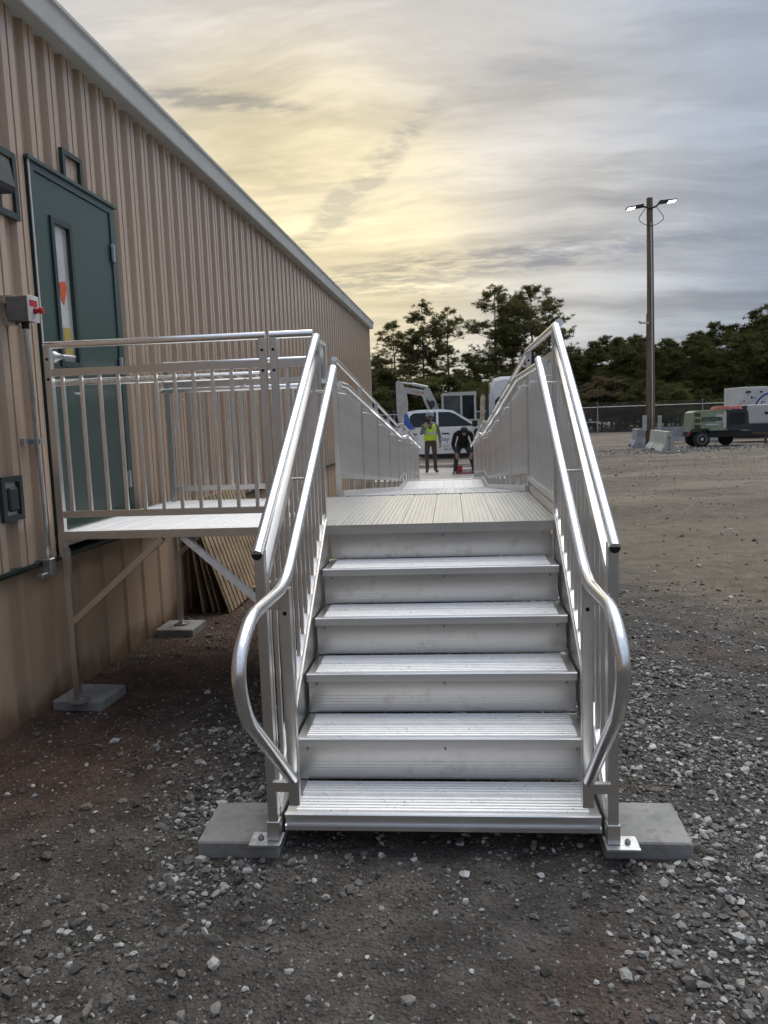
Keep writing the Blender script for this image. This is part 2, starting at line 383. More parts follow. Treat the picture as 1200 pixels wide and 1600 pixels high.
def ground_mat():
    m = bpy.data.materials.new('gravelly_dirt'); m.use_nodes = True; q = N(m.node_tree); b = m.node_tree.nodes['Principled BSDF']
    ge = q.n('ShaderNodeNewGeometry'); P = ge.outputs['Position']
    sp = q.n('ShaderNodeSeparateXYZ'); q.l(P, sp.inputs[0]); x, y = sp.outputs[0], sp.outputs[1]
    n1 = q.noise(P, .9, 6, .6); n2 = q.noise(P, 5, 6, .65); n3 = q.noise(P, 38, 5, .7); nbig = q.noise(P, .22, 5, .6)
    grey = q.mix(q.rng(n2, .3, .7), (.052, .047, .042), (.128, .117, .106))
    redd = q.mix(q.rng(n2, .3, .7), (.066, .036, .025), (.135, .076, .053))
    tan = q.mix(q.rng(n2, .3, .7), (.150, .122, .088), (.235, .195, .145))
    # red clay along the building, tan trafficked dirt out in the yard
    wx = q.math('ADD', x, q.math('MULTIPLY', q.math('SUBTRACT', n1, .5), 1.5))
    mr = q.math('MULTIPLY', q.rng(wx, -1.0, -1.75), q.rng(y, 2.4, 3.6))
    c = q.mix(q.math('MULTIPLY', mr, .85), grey, redd)
    patch = q.rng(q.noise(q.mapping(P, (1, 1, 1), (4.4, 2.2, 0)), .75, 5, .6), .53, .70)
    c = q.mix(q.math('MULTIPLY', patch, .45), c, redd)
    wt = q.math('ADD', q.math('ADD', q.math('MULTIPLY', x, .8), q.math('MULTIPLY', y, .42)), q.math('MULTIPLY', q.math('SUBTRACT', n1, .5), 2.6))
    mt = q.math('MULTIPLY', q.rng(wt, 3.5, 5.2), q.rng(x, .3, 1.2))
    c = q.mix(q.math('MULTIPLY', mt, .80), c, tan)
    # further out: trafficked grey-brown with paler tyre tracks running across
    st = q.noise(q.mapping(P, (.28, .55, 1), (0, 0, 0), (0, 0, R(18))), 1.0, 7, .68, .5)
    farc = q.mix(q.rng(st, .36, .66), (.118, .098, .075), (.232, .196, .152))
    farc = q.mix(q.math('MULTIPLY', q.rng(n2, .45, .7), .4), farc, (.21, .188, .158))
    c = q.mix(q.rng(q.math('ADD', y, q.math('MULTIPLY', n1, 5)), 9, 18), c, farc)
    wv_ = q.math('ADD', q.math('ADD', q.math('MULTIPLY', x, .35), y), q.math('MULTIPLY', q.math('SUBTRACT', nbig, .5), 9))
    trk = q.math('MULTIPLY', q.rng(q.math('ABSOLUTE', q.math('SUBTRACT', q.math('FRACT', q.math('MULTIPLY', wv_, .31)), .5)), .10, .02), q.rng(n1, .40, .60))
    c = q.mix(q.math('MULTIPLY', q.math('MULTIPLY', trk, q.rng(x, 1.6, 2.8)), .45), c, q.vmath('MULTIPLY', c, (.58, .56, .54)))
    # embedded grit: pale chips and dark damp crumbs
    vo = q.n('ShaderNodeTexVoronoi', feature='F1'); vo.inputs['Scale'].default_value = 62; q.l(P, vo.inputs['Vector'])
    chipm = q.math('MULTIPLY', q.rng(vo.outputs['Distance'], .36, .22), q.rng(q.noise(P, 2.1, 3), .42, .62))
    rc = q.n('ShaderNodeSeparateColor'); q.l(vo.outputs['Color'], rc.inputs[0])
    chipm = q.math('MULTIPLY', chipm, q.rng(rc.outputs[0], .55, .9))
    c = q.mix(q.math('MULTIPLY', chipm, .7), c, (.20, .195, .185))
    c = q.mix(q.rng(n3, .52, .36, 0, .55), c, q.vmath('MULTIPLY', c, (.45, .43, .42)))
    q.l(c, b.inputs['Base Color']); q.l(q.rng(n1, .3, .7, .80, .96), b.inputs['Roughness']); b.inputs['Specular IOR Level'].default_value = .25
    v2 = q.n('ShaderNodeTexVoronoi', feature='F1'); v2.inputs['Scale'].default_value = 95; q.l(P, v2.inputs['Vector'])
    hh = q.math('ADD', q.math('MULTIPLY', q.math('SUBTRACT', 1, vo.outputs['Distance']), .8), q.math('ADD', q.math('MULTIPLY', n3, .9), q.math('MULTIPLY', q.math('SUBTRACT', 1, v2.outputs['Distance']), .5)))
    bp = q.n('ShaderNodeBump'); bp.inputs['Strength'].default_value = 1.0; bp.inputs['Distance'].default_value = .016
    q.l(hh, bp.inputs['Height']); q.l(bp.outputs[0], b.inputs['Normal'])
    return m
gm.materials.append(ground_mat())
tag(link('ground', gm), kind='structure')

# gravel: angular stones heaped beside the stair and strewn over the dirt
def dens(x, y):
    d = .050*np.ones_like(x)
    def bl(cx, cy, sx, sy, a, th=0.0):
        c_, s_ = math.cos(th), math.sin(th); u = (x-cx)*c_+(y-cy)*s_; v = -(x-cx)*s_+(y-cy)*c_
        return a*np.exp(-(u/sx)**2-(v/sy)**2)
    d += bl(-.98, 3.20, .24, .34, 1.0) + bl(-.80, 2.62, .26, .14, .55) + bl(-.62, 2.70, .2, .14, .5) + bl(-1.15, 3.75, .3, .5, .5)
    d += bl(-1.30, 2.45, .55, .22, .14) + bl(-1.2, 2.0, .4, .25, .16)
    d += bl(1.00, 4.6, .34, .75, .9, R(-12)) + bl(1.15, 3.75, .40, .45, .9) + bl(1.45, 3.4, .45, .5, .5) + bl(.95, 2.95, .25, .35, .5) + bl(1.05, 2.5, .4, .35, .45)
    d += bl(.85, 5.9, .22, .9, .7) + bl(.9, 7.8, .3, 1.5, .4) + bl(1.9, 4.6, .5, .9, .35, R(-25)) + bl(.75, 2.1, .35, .2, .30)
    d += bl(-1.3, 5.4, .5, .7, .12) + bl(0, 4.6, .6, 1.2, .4)
    d *= .22 + 1.75*np.clip(vnoise(x*3.1, y*3.1, 11)*1.5+.5, 0, 1)
    d *= np.where((x < -1.2) & (y > 3.6), .45, 1.0)
    return np.clip(d*.85, 0, 1)
ICO_V = []; t_ = (1+5**.5)/2
for a_, b_ in ((-1, t_), (1, t_), (-1, -t_), (1, -t_)): ICO_V += [(a_, b_, 0)]
for a_, b_ in ((-1, t_), (1, t_), (-1, -t_), (1, -t_)): ICO_V += [(0, a_, b_)]
for a_, b_ in ((t_, -1), (t_, 1), (-t_, -1), (-t_, 1)): ICO_V += [(a_, 0, b_)]
ICO_V = np.array(ICO_V)/np.hypot(1, t_)
ICO_F = np.array([(0,11,5),(0,5,1),(0,1,7),(0,7,10),(0,10,11),(1,5,9),(5,11,4),(11,10,2),(10,7,6),(7,1,8),(3,9,4),(3,4,2),(3,2,6),(3,6,8),(3,8,9),(4,9,5),(2,4,11),(6,2,10),(8,6,7),(9,8,1)])
OCT_V = np.array([(1,0,0),(-1,0,0),(0,1,0),(0,-1,0),(0,0,1),(0,0,-1)], float)
OCT_F = np.array([(0,2,4),(2,1,4),(1,3,4),(3,0,4),(2,0,5),(1,2,5),(3,1,5),(0,3,5)])
def stones(name, x, y, size, BV, BF, jit, sink=.25, lift=0.0):
    n = len(x); k = len(BV)
    v = BV[None]*(1+rng.normal(0, jit, (n, k, 1))) + rng.normal(0, jit*.45, (n, k, 3))
    v = v*(rng.uniform([.7, .5, .32], [1.15, .9, .68], (n, 3)))[:, None, :]*size[:, None, None]
    a = rng.uniform(0, 2*np.pi, n); c_, s_ = np.cos(a), np.sin(a); tl = rng.normal(0, .28, n); ct, st = np.cos(tl), np.sin(tl)
    vy = v[..., 1]*ct[:, None]-v[..., 2]*st[:, None]; vz = v[..., 1]*st[:, None]+v[..., 2]*ct[:, None]
    X = v[..., 0]*c_[:, None]-vy*s_[:, None]+x[:, None]; Y = v[..., 0]*s_[:, None]+vy*c_[:, None]+y[:, None]
    Z = vz + (gz(x, y)+size*sink+lift)[:, None]
    vs = np.stack([X, Y, Z], -1).reshape(-1, 3); fs = (BF[None]+(np.arange(n)*k)[:, None, None]).reshape(-1, 3)
    return np_mesh(name, vs, fs, False)
def scatter(n, x0, x1, y0, y1, base=0.0, pw=1.0):
    x = rng.uniform(x0, x1, n); y = rng.uniform(y0, y1, n)
    keep = rng.random(n) < np.maximum(dens(x, y)**pw, base)
    for cx, cy, w_, l_ in ((-.86, 2.9, .17, .17), (.69, 2.92, .17, .17), (-2.2, 4.44, .17, .2), (-2.2, 6.05, .17, .2)):
        keep &= ~((np.abs(x-cx) < w_) & (np.abs(y-cy) < l_))
    keep &= x > -2.38
    return x[keep], y[keep]
st_mat = bpy.data.materials.new('crushed_stone'); st_mat.use_nodes = True
q = N(st_mat.node_tree); b_ = st_mat.node_tree.nodes['Principled BSDF']; gi = q.n('ShaderNodeNewGeometry'); rp = gi.outputs['Random Per Island']
cr = q.n('ShaderNodeValToRGB'); q.l(rp, cr.inputs[0]); e = cr.color_ramp.elements
e[0].color = (.070, .065, .058, 1); e[1].color = (.58, .58, .57, 1); e[1].position = 1.0
for p_, c_ in ((.45, (.16, .155, .148)), (.62, (.18, .16, .14)), (.78, (.33, .327, .32)), (.94, (.48, .476, .466))):
    k_ = cr.color_ramp.elements.new(p_); k_.color = c_+(1,)
nn = q.noise(gi.outputs['Position'], 90, 5, .65)
q.l(q.mix(q.rng(nn, .35, .65, 0, .6), cr.outputs[0], q.vmath('MULTIPLY', cr.outputs[0], (.55, .53, .50))), b_.inputs['Base Color'])
b_.inputs['Roughness'].default_value = .85; b_.inputs['Specular IOR Level'].default_value = .3
bp = q.n('ShaderNodeBump'); bp.inputs['Strength'].default_value = .5; bp.inputs['Distance'].default_value = .004; q.l(nn, bp.inputs['Height']); q.l(bp.outputs[0], b_.inputs['Normal'])
x, y = scatter(110000, -2.4, 3.2, 1.5, 7.6)
me = stones('gravel', x, y, rng.lognormal(math.log(.0098), .46, len(x)).clip(.004, .029), ICO_V, ICO_F, .20); me.materials.append(st_mat)
tag(link('gravel', me), 'loose angular grey gravel stones strewn over the dirt around the stair', 'gravel', kind='stuff')
x, y = scatter(150000, -2.4, 3.4, 1.45, 6.5, .34, .55)
me = stones('grit', x, y, rng.lognormal(math.log(.0056), .42, len(x)).clip(.002, .012), OCT_V, OCT_F, .18, .1); gr_mat = st_mat.copy(); gr_mat.name = 'dark_grit'; me.materials.append(gr_mat)
for e_ in [n_ for n_ in gr_mat.node_tree.nodes if n_.type == 'VALTORGB'][0].color_ramp.elements: e_.color = tuple(v_*.62+.012 for v_ in e_.color[:3])+(1,)
tag(link('grit', me), 'fine dark grit and small chips between the gravel stones', 'grit', kind='stuff')
x, y = scatter(26000, .3, 15, 6.5, 30, .16, 1)
me = stones('yard_gravel', x, y, rng.lognormal(math.log(.018), .4, len(x)).clip(.008, .05), OCT_V, OCT_F, .15); me.materials.append(st_mat)
tag(link('yard_gravel', me), 'scattered small stones on the trafficked dirt of the open yard', 'gravel', kind='stuff')
x = np.concatenate([rng.normal(11, 2.6, 2600), rng.normal(8.5, 1.5, 700)]); y = np.concatenate([rng.normal(34.5, 1.1, 2600), rng.normal(32.5, .9, 700)])
me = stones('gravel_berm', x, y, rng.lognormal(math.log(.030), .4, len(x)).clip(.012, .08), OCT_V, OCT_F, .2); me.materials.append(st_mat)
tag(link('gravel_berm', me), 'band of grey gravel on the ground in front of the parked compressor', 'gravel', kind='stuff')

# pale pavement beyond the foot of the ramp, a low kerb in front of the truck
pv = MB().box(-3.2, 1.5, 20.62, 26.0, -.1, .012); tag(pv.build('pavement', A['pave']), kind='structure')
jn = tag(MB().box(-3.2, 1.6, 26.02, 26.55, -.1, .13, .02).build('kerb', A['pave']), kind='structure')

# ------------------------------------------------------------------ the metal clad building
BL = thing('metal_building', 'tan ribbed metal building with a green door and grey eave', 'building', (-2.41, 4.6, 0), -math.atan(.022))
def rib_profile(w, n, depth=.036, groove=True):
    p = w/n; pr = []
    for i in range(n):
        o = i*p
        pr += [(0, o), (0, o+.36*p), (depth, o+.43*p)]
        if groove: pr += [(depth, o+.655*p), (depth-.016, o+.665*p), (depth-.016, o+.715*p), (depth, o+.725*p)]
        pr += [(depth, o+.94*p)]
    pr.append((0, w)); return pr
def siding(name, w, n, z0, z1, y0, m, xo=0.0, depth=.036, groove=True):
    key = (round(w, 3), n, z0, z1, name)
    if key not in SIDM:
        mb = MB(); pr = rib_profile(w, n, depth, groove)
        mb.strip(pr, 'z', z0, z1)
        mb.strip([(-.02, 0), (0, 0)], 'z', z0, z1); mb.strip([(-.02, w), (0, w)], 'z', z0, z1)
        SIDM[key] = mb.mesh(name, m, False)
    o = link(name, SIDM[key], BL, (xo, y0, 0)); return o
SIDM = {}
PW, WT = .98, 3.975
y = -.14
while y > -9: y -= PW; siding('siding_panel', PW, 4, .885, WT, y, A['siding'])
siding('siding_panel', 1.105, 5, 3.185, WT, -.14, A['siding'])
y = .965
while y < 14.9: siding('siding_panel', PW, 4, .885, WT, y+.0005, A['siding']); y += PW
YE = y
y = -9.4
while y < YE-.5:
    siding('skirting_panel', PW, 3, -.06, .862, y, A['skirt'], -.035, .016, False); y += PW
MB().prism([(-.035, .857), (.042, .857), (.052, .872), (.052, .889), (-.035, .889)], 'y', -9.6, -.14).build('base_trim', A['darkgreen'], BL)
MB().prism([(-.035, .857), (.042, .857), (.052, .872), (.052, .889), (-.035, .889)], 'y', -.139, YE).build('base_trim', A['darkgreen'], BL)
MB().prism([(-.02, 3.972), (.128, 3.966), (.128, 3.976), (-.02, 3.99)], 'y', -9.6, YE+.06).build('soffit', A['fascia'], BL)
MB().prism([(.105, 3.977), (.136, 3.962), (.142, 3.975), (.150, 4.105), (.166, 4.118), (.166, 4.137), (.105, 4.137)], 'y', -9.6, YE+.08).build('eave_gutter', A['fascia'], BL)
MB().prism([(.16, 4.139), (.16, 4.147), (-6.0, 4.72), (-12.0, 4.15), (-12.0, 4.135), (-6, 4.70)], 'y', -9.6, YE+.08).build('roof', A['fascia'], BL)
MB().box(.0, .05, YE+.001, YE+.055, -.05, 3.965).box(-.06, -.001, YE+.04, YE+.055, -.05, 3.965).build('corner_trim', A['lightgrey'], BL)
MB().box(-11.9, -.062, YE-.05, YE+.03, -.1, 4.0).box(-11.9, -11.8, -9.6, YE-.051, -.1, 4.0).box(-11.79, -.08, -9.6, -9.5, -.1, 4.0).build('end_wall', A['siding'], BL)
MB().box(-.3, -.085, -9.49, YE-.06, -.1, 3.97).build('inner_wall', A['darkgreen'], BL)
sc = MB()
for z in (.955, 1.85, 2.9, 3.80):
    yy = -4.0
    while yy < 9:
        if not (-.1 < yy < 1.15 and z < 3.3) and random.random() < .8: sc.lathe([(.006, 0), (.006, .004), (.003, .006)], (.001 , yy+.03, z+random.uniform(-.02, .02)), 'x', 6)
        yy += .245
tag(sc.build('screw_heads', A['siding'], BL), kind='stuff')
# door
D = MB()
D.box(.005, .050, -.138, -.078, 1.00, 3.178).box(.005, .050, .890, .962, 1.00, 3.178).box(.005, .050, -.0778, .8898, 3.134, 3.178)
D.box(.005, .066, -.155, .98, 3.1782, 3.198)
D.build('door_frame', A['green'], BL)
MB().box(.0502, .056, -.143, -.130, 1.0, 3.176).build('frame_seal', A['lightgrey'], BL)
door = MB()
wy0, wy1, wz0, wz1 = .105, .290, 2.06, 2.885
for a in ((-.076, wy0-.03, 1.03, 3.130), (wy1+.03, .888, 1.03, 3.130)): door.box(.008, .040, a[0], a[1], a[2], a[3])
door.box(.008, .040, wy0-.03, wy1+.03, 1.03, wz0-.03).box(.008, .040, wy0-.03, wy1+.03, wz1+.03, 3.130)
door = door.build('door', A['green'], BL)
fr = MB().box(.026, .052, wy0-.034, wy0, wz0-.034, wz1+.034).box(.026, .052, wy1, wy1+.034, wz0-.034, wz1+.034)
fr.box(.026, .0515, wy0, wy1, wz0-.034, wz0).box(.026, .0515, wy0, wy1, wz1, wz1+.034); fr.build('window_frame', A['darkgreen'], door)
MB().box(.018, .026, wy0, wy1, wz0, wz1).build('pane', A['glass'], door)
tag(MB().prism([(wy0+.06, 2.44), (wy0+.09, 2.41), (wy0+.14, 2.52), (wy0+.12, 2.56), (wy0+.05, 2.54)], 'x', .0265, .029).build('sticker', A['orange'], door), 'orange sticker on the glass')
tag(MB().box(.0265, .0285, wy0+.06, wy0+.15, 2.09, 2.27).build('sticker', A['yellow'], door), 'yellow sticker low on the glass')
hn = MB().lathe([(.036, .0), (.036, .012), (.026, .02), (.016, .05), (.012, .06)], (.040, -.005, 2.075), 'x', 18)
hn.tube([(.092, -.005, 2.075), (.096, .035, 2.078), (.094, .145, 2.082)], [.013, .013, .010], 10); hn.build('handle', A['steel'], door)
for z in (2.86, 2.08, 1.27):
    MB().box(.0505, .058, .870, .915, z-.06, z+.06).tube([(.061, .890, z-.058), (.061, .890, z+.058)], .010, 10).build('hinge', A['steel'], door)
MB().box(-.005, .105, -.13, .96, 1.004, 1.028, .004).build('threshold', A['steel'], BL)
# small far window
wn = MB().box(.012, .06, 8.45, 8.53, 2.30, 3.02).box(.012, .06, 9.15, 9.23, 2.30, 3.02).box(.012, .0595, 8.53, 9.15, 2.30, 2.37).box(.012, .0595, 8.53, 9.15, 2.95, 3.02).build('window', A['cream'], BL)
MB().box(.032, .037, 8.53, 9.15, 2.37, 2.95).build('pane', A['glass'], wn)
BM = BL.matrix_basis.copy()
BMW = Matrix.Translation((-2.41, 4.6, 0)) @ Matrix.Rotation(-math.atan(.022), 4, 'Z')
def wall_thing(name, label, cat, y, z): 
    p = BMW @ Vector((.03, y, z)); return thing(name, label, cat, p, -math.atan(.022))
# frame above the door (empty sign holder)
t = wall_thing('sign_frame', 'small dark green empty rectangular frame on the wall above the door', 'frame', .385, 3.285)
MB().box(0, .03, -.125, -.095, -.085, .085).box(0, .03, .095, .125, -.085, .085).box(0, .0295, -.095, .095, .055, .085).build('frame', A['darkgreen'], t)
MB().box(-.004, .004, -.095, .095, -.085, .055).build('backing', A['siding'], t)
# wall lamp on a trim frame, cut by the left edge
t = wall_thing('wall_lamp', 'dark wall light box on a green square trim at the picture edge', 'wall lamp', -.475, 2.98)
MB().box(0, .025, .175, .21, -.18, .18).box(0, .025, -.24, -.205, -.18, .18).box(0, .0245, -.205, .175, -.18, -.145).box(0, .0245, -.205, .175, .145, .18).build('trim', A['darkgreen'], t)
MB().prism([(.007, -.09), (.115, -.09), (.125, -.06), (.10, .075), (.007, .085)], 'y', -.30, .01).build('housing', A['charcoal'], t)
MB().box(-.004, .006, -.205, .175, -.145, .145).build('backing', A['siding'], t)
# emergency stop box on struts, with conduit
t = wall_thing('stop_button_box', 'grey stop button control box with red button on strut beside the door', 'control box', -.470, 2.288)
for z in (.055, -.062): MB().box(0, .075, -.03, .03, z-.02, z+.02).box(.02, .06, -.034, -.0305, z-.012, z+.012).build('strut', A['steel'], t)
MB().box(.045, .165, -.052, .052, -.065, .065, .004).build('box', A['hoodg'], t)
MB().box(.1652, .172, -.056, .056, -.070, .070, .003).build('cover_plate', A['label'], t)
MB().box(.1722, .174, -.040, .035, .012, .045).build('red_band', A['red'], t)
MB().lathe([(.016, 0), (.016, .02), (.012, .022), (.012, .030), (.019, .032), (.019, .045), (.015, .049)], (.174, .005, -.010), 'x', 18).build('push_button', A['red'], t)
MB().lathe([(.020, 0), (.020, -.035)], (.105, .02, -.0655), 'z', 14).build('hub_fitting', A['black'], t)
t = wall_thing('conduit', 'galvanised vertical conduit pipe running down from the stop button box', 'conduit', -.335, .83)
MB().tube(round_path([(.105, -.115, 1.36), (.105, -.11, 1.22), (.055, -.02, .78), (.05, .01, .55), (.05, .01, .10)], .12, 5), .0135, 12).build('pipe', A['steel'], t)
MB().lathe([(.021, 0), (.021, .04), (.017, .045), (.017, .07)], (.05, .01, .075), 'z', 14).box(.022, .078, -.018, .04, -.03, .075, .006).build('conduit_body', A['steel'], t)
MB().box(.03, .07, -.10, -.019, -.028, .0, .004).build('nipple', A['steel'], t)
MB().box(-.002, .03, -.10, .03, .730, .765).box(.0302, .073, -.012, .032, .732, .763).build('strap', A['steel'], t)
# covered outlet
t = wall_thing('outlet_box', 'dark green framed outlet box low on the tan wall', 'outlet', -.582, 1.277)
MB().box(0, .03, -.097, -.067, -.12, .12).box(0, .03, .067, .097, -.12, .12).box(0, .0295, -.067, .067, .09, .12).box(0, .0295, -.067, .067, -.12, -.09).build('frame', A['darkgreen'], t)
MB().box(-.004, .006, -.067, .067, -.09, .09).build('plate', A['label'], t)
MB().box(.0062, .030, -.03, .055, -.070, .060, .008).build('cover', A['charcoal'], t)

# ------------------------------------------------------------------ aluminium stair
X0, HW, D0, RISE, RUN, H1 = -.0766, .608, 2.815, .1864, .2756, .130
LZ = H1+5*RISE; LY = D0+5*RUN
ST = thing('metal_stair', 'bright aluminium stair of five ribbed treads with looped handrails', 'stair', (X0, D0, 0))
def plank_profile(w, n, rh=.013, th=.016, m=.008):
    """ribbed plank section: list of (across, up), top at 0"""
    pr = [(0, -th), (0, -rh)]
    p = (w-2*m)/n
    for i in range(n):
        o = m+i*p; pr += [(o+.17*p, -rh), (o+.20*p, 0), (o+.80*p, 0), (o+.83*p, -rh)]
    pr += [(w, -rh), (w, -th)]
    return pr
def tread_mesh(first):
    L = HW-.008; mb = MB()
    dep = RUN+.022
    # side margins smooth, ribs between: base plate then two ribbed planks
    for k in range(2):
        w = (dep-.030)/2-.004
        pr = [(.024+k*(w+.009)+a, b) for a, b in plank_profile(w-.001, 5)]
        mb.prism(pr, 'x', -L+.038, L-.038)
    nh = .062 if first else .036
    pr = [(0, -.004), (.004, 0), (.018, 0), (.022, -.0046), (.022, -nh), (0, -nh)] if not first else \
         [(0, -.004), (.004, 0), (.018, 0), (.022, -.0046), (.022, -.064), (-.004, -.064), (-.004, -.046), (.010, -.042), (.010, -.022), (0, -.018)]
    nb = MB().prism(pr, 'x', -L, L)
    return mb.mesh('tread', A['tread']), nb.mesh('nosing', A['nose'])
TM0, TM = tread_mesh(True), tread_mesh(False)
TBM = MB().box(-HW+.008, HW-.008, .0225, RUN+.022, -.034, -.0145).box(-HW+.008, -HW+.045, .0225, RUN+.022, -.0143, -.006).box(HW-.045, HW-.008, .0225, RUN+.022, -.0143, -.006).mesh('tread_base', A['bar'])  # darker metal than the treads, painting in the shade of the grooves
for i in range(5):
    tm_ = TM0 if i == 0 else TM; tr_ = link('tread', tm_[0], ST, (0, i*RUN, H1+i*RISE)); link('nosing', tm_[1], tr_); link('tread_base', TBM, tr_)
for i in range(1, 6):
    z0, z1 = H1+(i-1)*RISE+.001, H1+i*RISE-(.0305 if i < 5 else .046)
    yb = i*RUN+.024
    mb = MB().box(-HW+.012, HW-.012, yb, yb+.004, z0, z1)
    # strips standing in for the tread ribs' reflection low on the riser
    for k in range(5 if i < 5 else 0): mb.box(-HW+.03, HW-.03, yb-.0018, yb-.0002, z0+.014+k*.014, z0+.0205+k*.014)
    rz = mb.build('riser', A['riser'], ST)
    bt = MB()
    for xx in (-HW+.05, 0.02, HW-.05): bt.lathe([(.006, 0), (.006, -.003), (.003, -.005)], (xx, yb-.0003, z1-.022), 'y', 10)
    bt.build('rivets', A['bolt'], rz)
SLP = RISE/RUN
for s in (-1, 1):
    # closed stringer: sloping plate with a top flange
    xs = s*(HW+.002)
    pl = [(-.012, .055), (-.012, H1+.020), (5*RUN+.01, LZ+.045), (5*RUN+.01, LZ-.24), (.20, .055)]
    mb = MB().prism(pl, 'x', min(xs, xs+s*.006), max(xs, xs+s*.006))
    mb.bar((xs+s*.022, -.004, H1+.016+.012), (xs+s*.022, 5*RUN+.005, LZ+.041+.012), .044, .006)
    tag(mb.build('stringer', A['bar'], ST))
GX = .620          # guard centre offset from the stair axis
GO = .630
def arc(c, r, a0, a1, n, plane='yz'):
    out = []
    for i in range(n+1):
        a = R(a0+(a1-a0)*i/n); out.append((c[0], c[1]+r*math.cos(a), c[2]+r*math.sin(a)))
    return out
RR = .0212
BAL_ST = MB().box(-.0085, .0085, -.0085, .0085, 0, .80, .002).mesh('baluster', A['picket'])
for s in (-1, 1):
    gx_ = s*GO
    y0 = -.05
    zt = lambda y: 1.165 + (y+.09)*SLP*.965      # top rail centre line
    zb = lambda y: H1 + .055 + y*SLP
    gd = MB()
    gd.box(gx_-.019, gx_+.019, y0-.019, y0+.019, .062, zt(y0)-.015, .002)                     # bottom post
    gd.box(gx_-.019, gx_+.019, LY-D0+.005-.019, LY-D0+.005+.019, LZ-.20, LZ+1.02, .002)       # top post
    gd.bar((gx_, y0+.019, zt(y0)-.15), (gx_, LY-D0-.014, zt(LY-D0)-.155), .030, .042)          # mid rail
    gd.bar((gx_, y0+.019, zb(y0)+.02), (gx_, LY-D0-.014, zb(LY-D0)), .030, .036)               # bottom rail
    gobj = gd.build('guardrail', A['bar'], ST)
    n = 13
    for k in range(n):
        yy = y0+.085+k*.105
        zz = zb(yy)+.015
        bo = link('baluster', BAL_ST, gobj, (gx_, yy, zz)); bo.scale = (1, 1, (zt(yy)-.165-zz)/.80)
    # welds
    tp = MB().tube(round_path([(gx_, -.095, zt(-.095)), (gx_, LY-D0+.0, 2.078+.002), (gx_+0.0, LY-D0+.03, 2.083)], .02, 4), RR, 24, True, .045, True)
    tp.build('top_rail', A['rail'], gobj)
    MB().lathe([(.0195, 0), (.0195, -.0012)], (gx_, -.0955, zt(-.095)-.0005), 'y', 18).build('rail_end', A['bore'], gobj)
    # inner handrail with the looped end
    hx = s*(.5295)
    Y = lambda w: w-D0
    lo = .085 if s > 0 else .03
    path = [(hx, Y(4.10), 1.905), (hx, Y(2.70), 1.050), (hx, Y(2.17+lo), 1.062), (hx, Y(2.015+lo), .96), (hx, Y(2.07+lo), .80), (hx, Y(2.665), .345)]
    P = [Vector(path[0])] + round_path(path, .13, 14)[1:]
    hr = MB().tube(P, RR, 24, True, .045, True).build('handrail', A['rail'], gobj)
    MB().box(hx-.019, hx+.019, Y(2.70)-.020, Y(2.70)+.020, .232, 1.045, .002).build('newel_post', A['bar'], gobj)
    for zz in (.985, .30): MB().box(min(hx+s*.02, gx_-s*.02), max(hx+s*.02, gx_-s*.02), Y(2.70)-.012, Y(2.70)+.012, zz-.018, zz+.018).build('bracket', A['bar'], gobj)
    MB().lathe([(.0075, 0), (.0075, -.002)], (hx, Y(2.70)-.0203, .955), 'y', 12).build('bolt_hole', A['bore'], gobj)
    for yy in (Y(3.35), Y(4.0)):
        zz = 1.05+(yy-Y(2.70))*.611
        MB().tube(round_path([(hx, yy, zz-.02), (hx, yy, zz-.06), (gx_-s*.015, yy, zz-.06)], .03, 4), .006, 8).build('handrail_bracket', A['bar'], gobj)
    # foot
    ft = MB().box(gx_-.024, gx_+.024, y0-.024, y0+.024, .0605, .135, .002).build('foot_sleeve', A['bar'], ST)
    MB().box(gx_+s*-.03 if s > 0 else gx_-.09, gx_+.09 if s > 0 else gx_+.03, y0-.055, y0+.04, .0525, .060).build('base_plate', A['steel'], ST)
    MB().lathe([(.011, 0), (.011, .010), (.006, .012), (.006, .02)], (gx_+s*.052, y0-.01, .0602), 'z', 6).build('anchor_bolt', A['bolt'], ST)
def paver(label, x0, x1, y0, y1, z1=.052, rz=0.0):
    cx, cy = (x0+x1)/2, (y0+y1)/2
    o = MB().box(x0-cx, x1-cx, y0-cy, y1-cy, -.03, z1, .006).build('concrete_pad', A['paver'], None, (cx, cy, 0)); o.rotation_euler[2] = rz
    return tag(o, label, 'concrete pad', 'concrete pads under the posts')
paver('grey concrete pad under the front post at the stair foot, building side', -1.010, -.695, 2.745, 3.06, .052, R(1))
paver('grey concrete pad under the front post at the stair foot, yard side', .530, .848, 2.775, 3.085, .052, R(-1))
paver('grey concrete pad under the front corner leg of the door platform', -2.385, -2.075, 4.27, 4.58, .045, R(-4))
paver('grey concrete pad under the rear leg of the door platform', -2.37, -2.06, 5.85, 6.16, .045, R(-2))
paver('grey concrete pad glimpsed behind the looped handrail below the landing', -.98, -.66, 4.12, 4.44, .05, R(3))

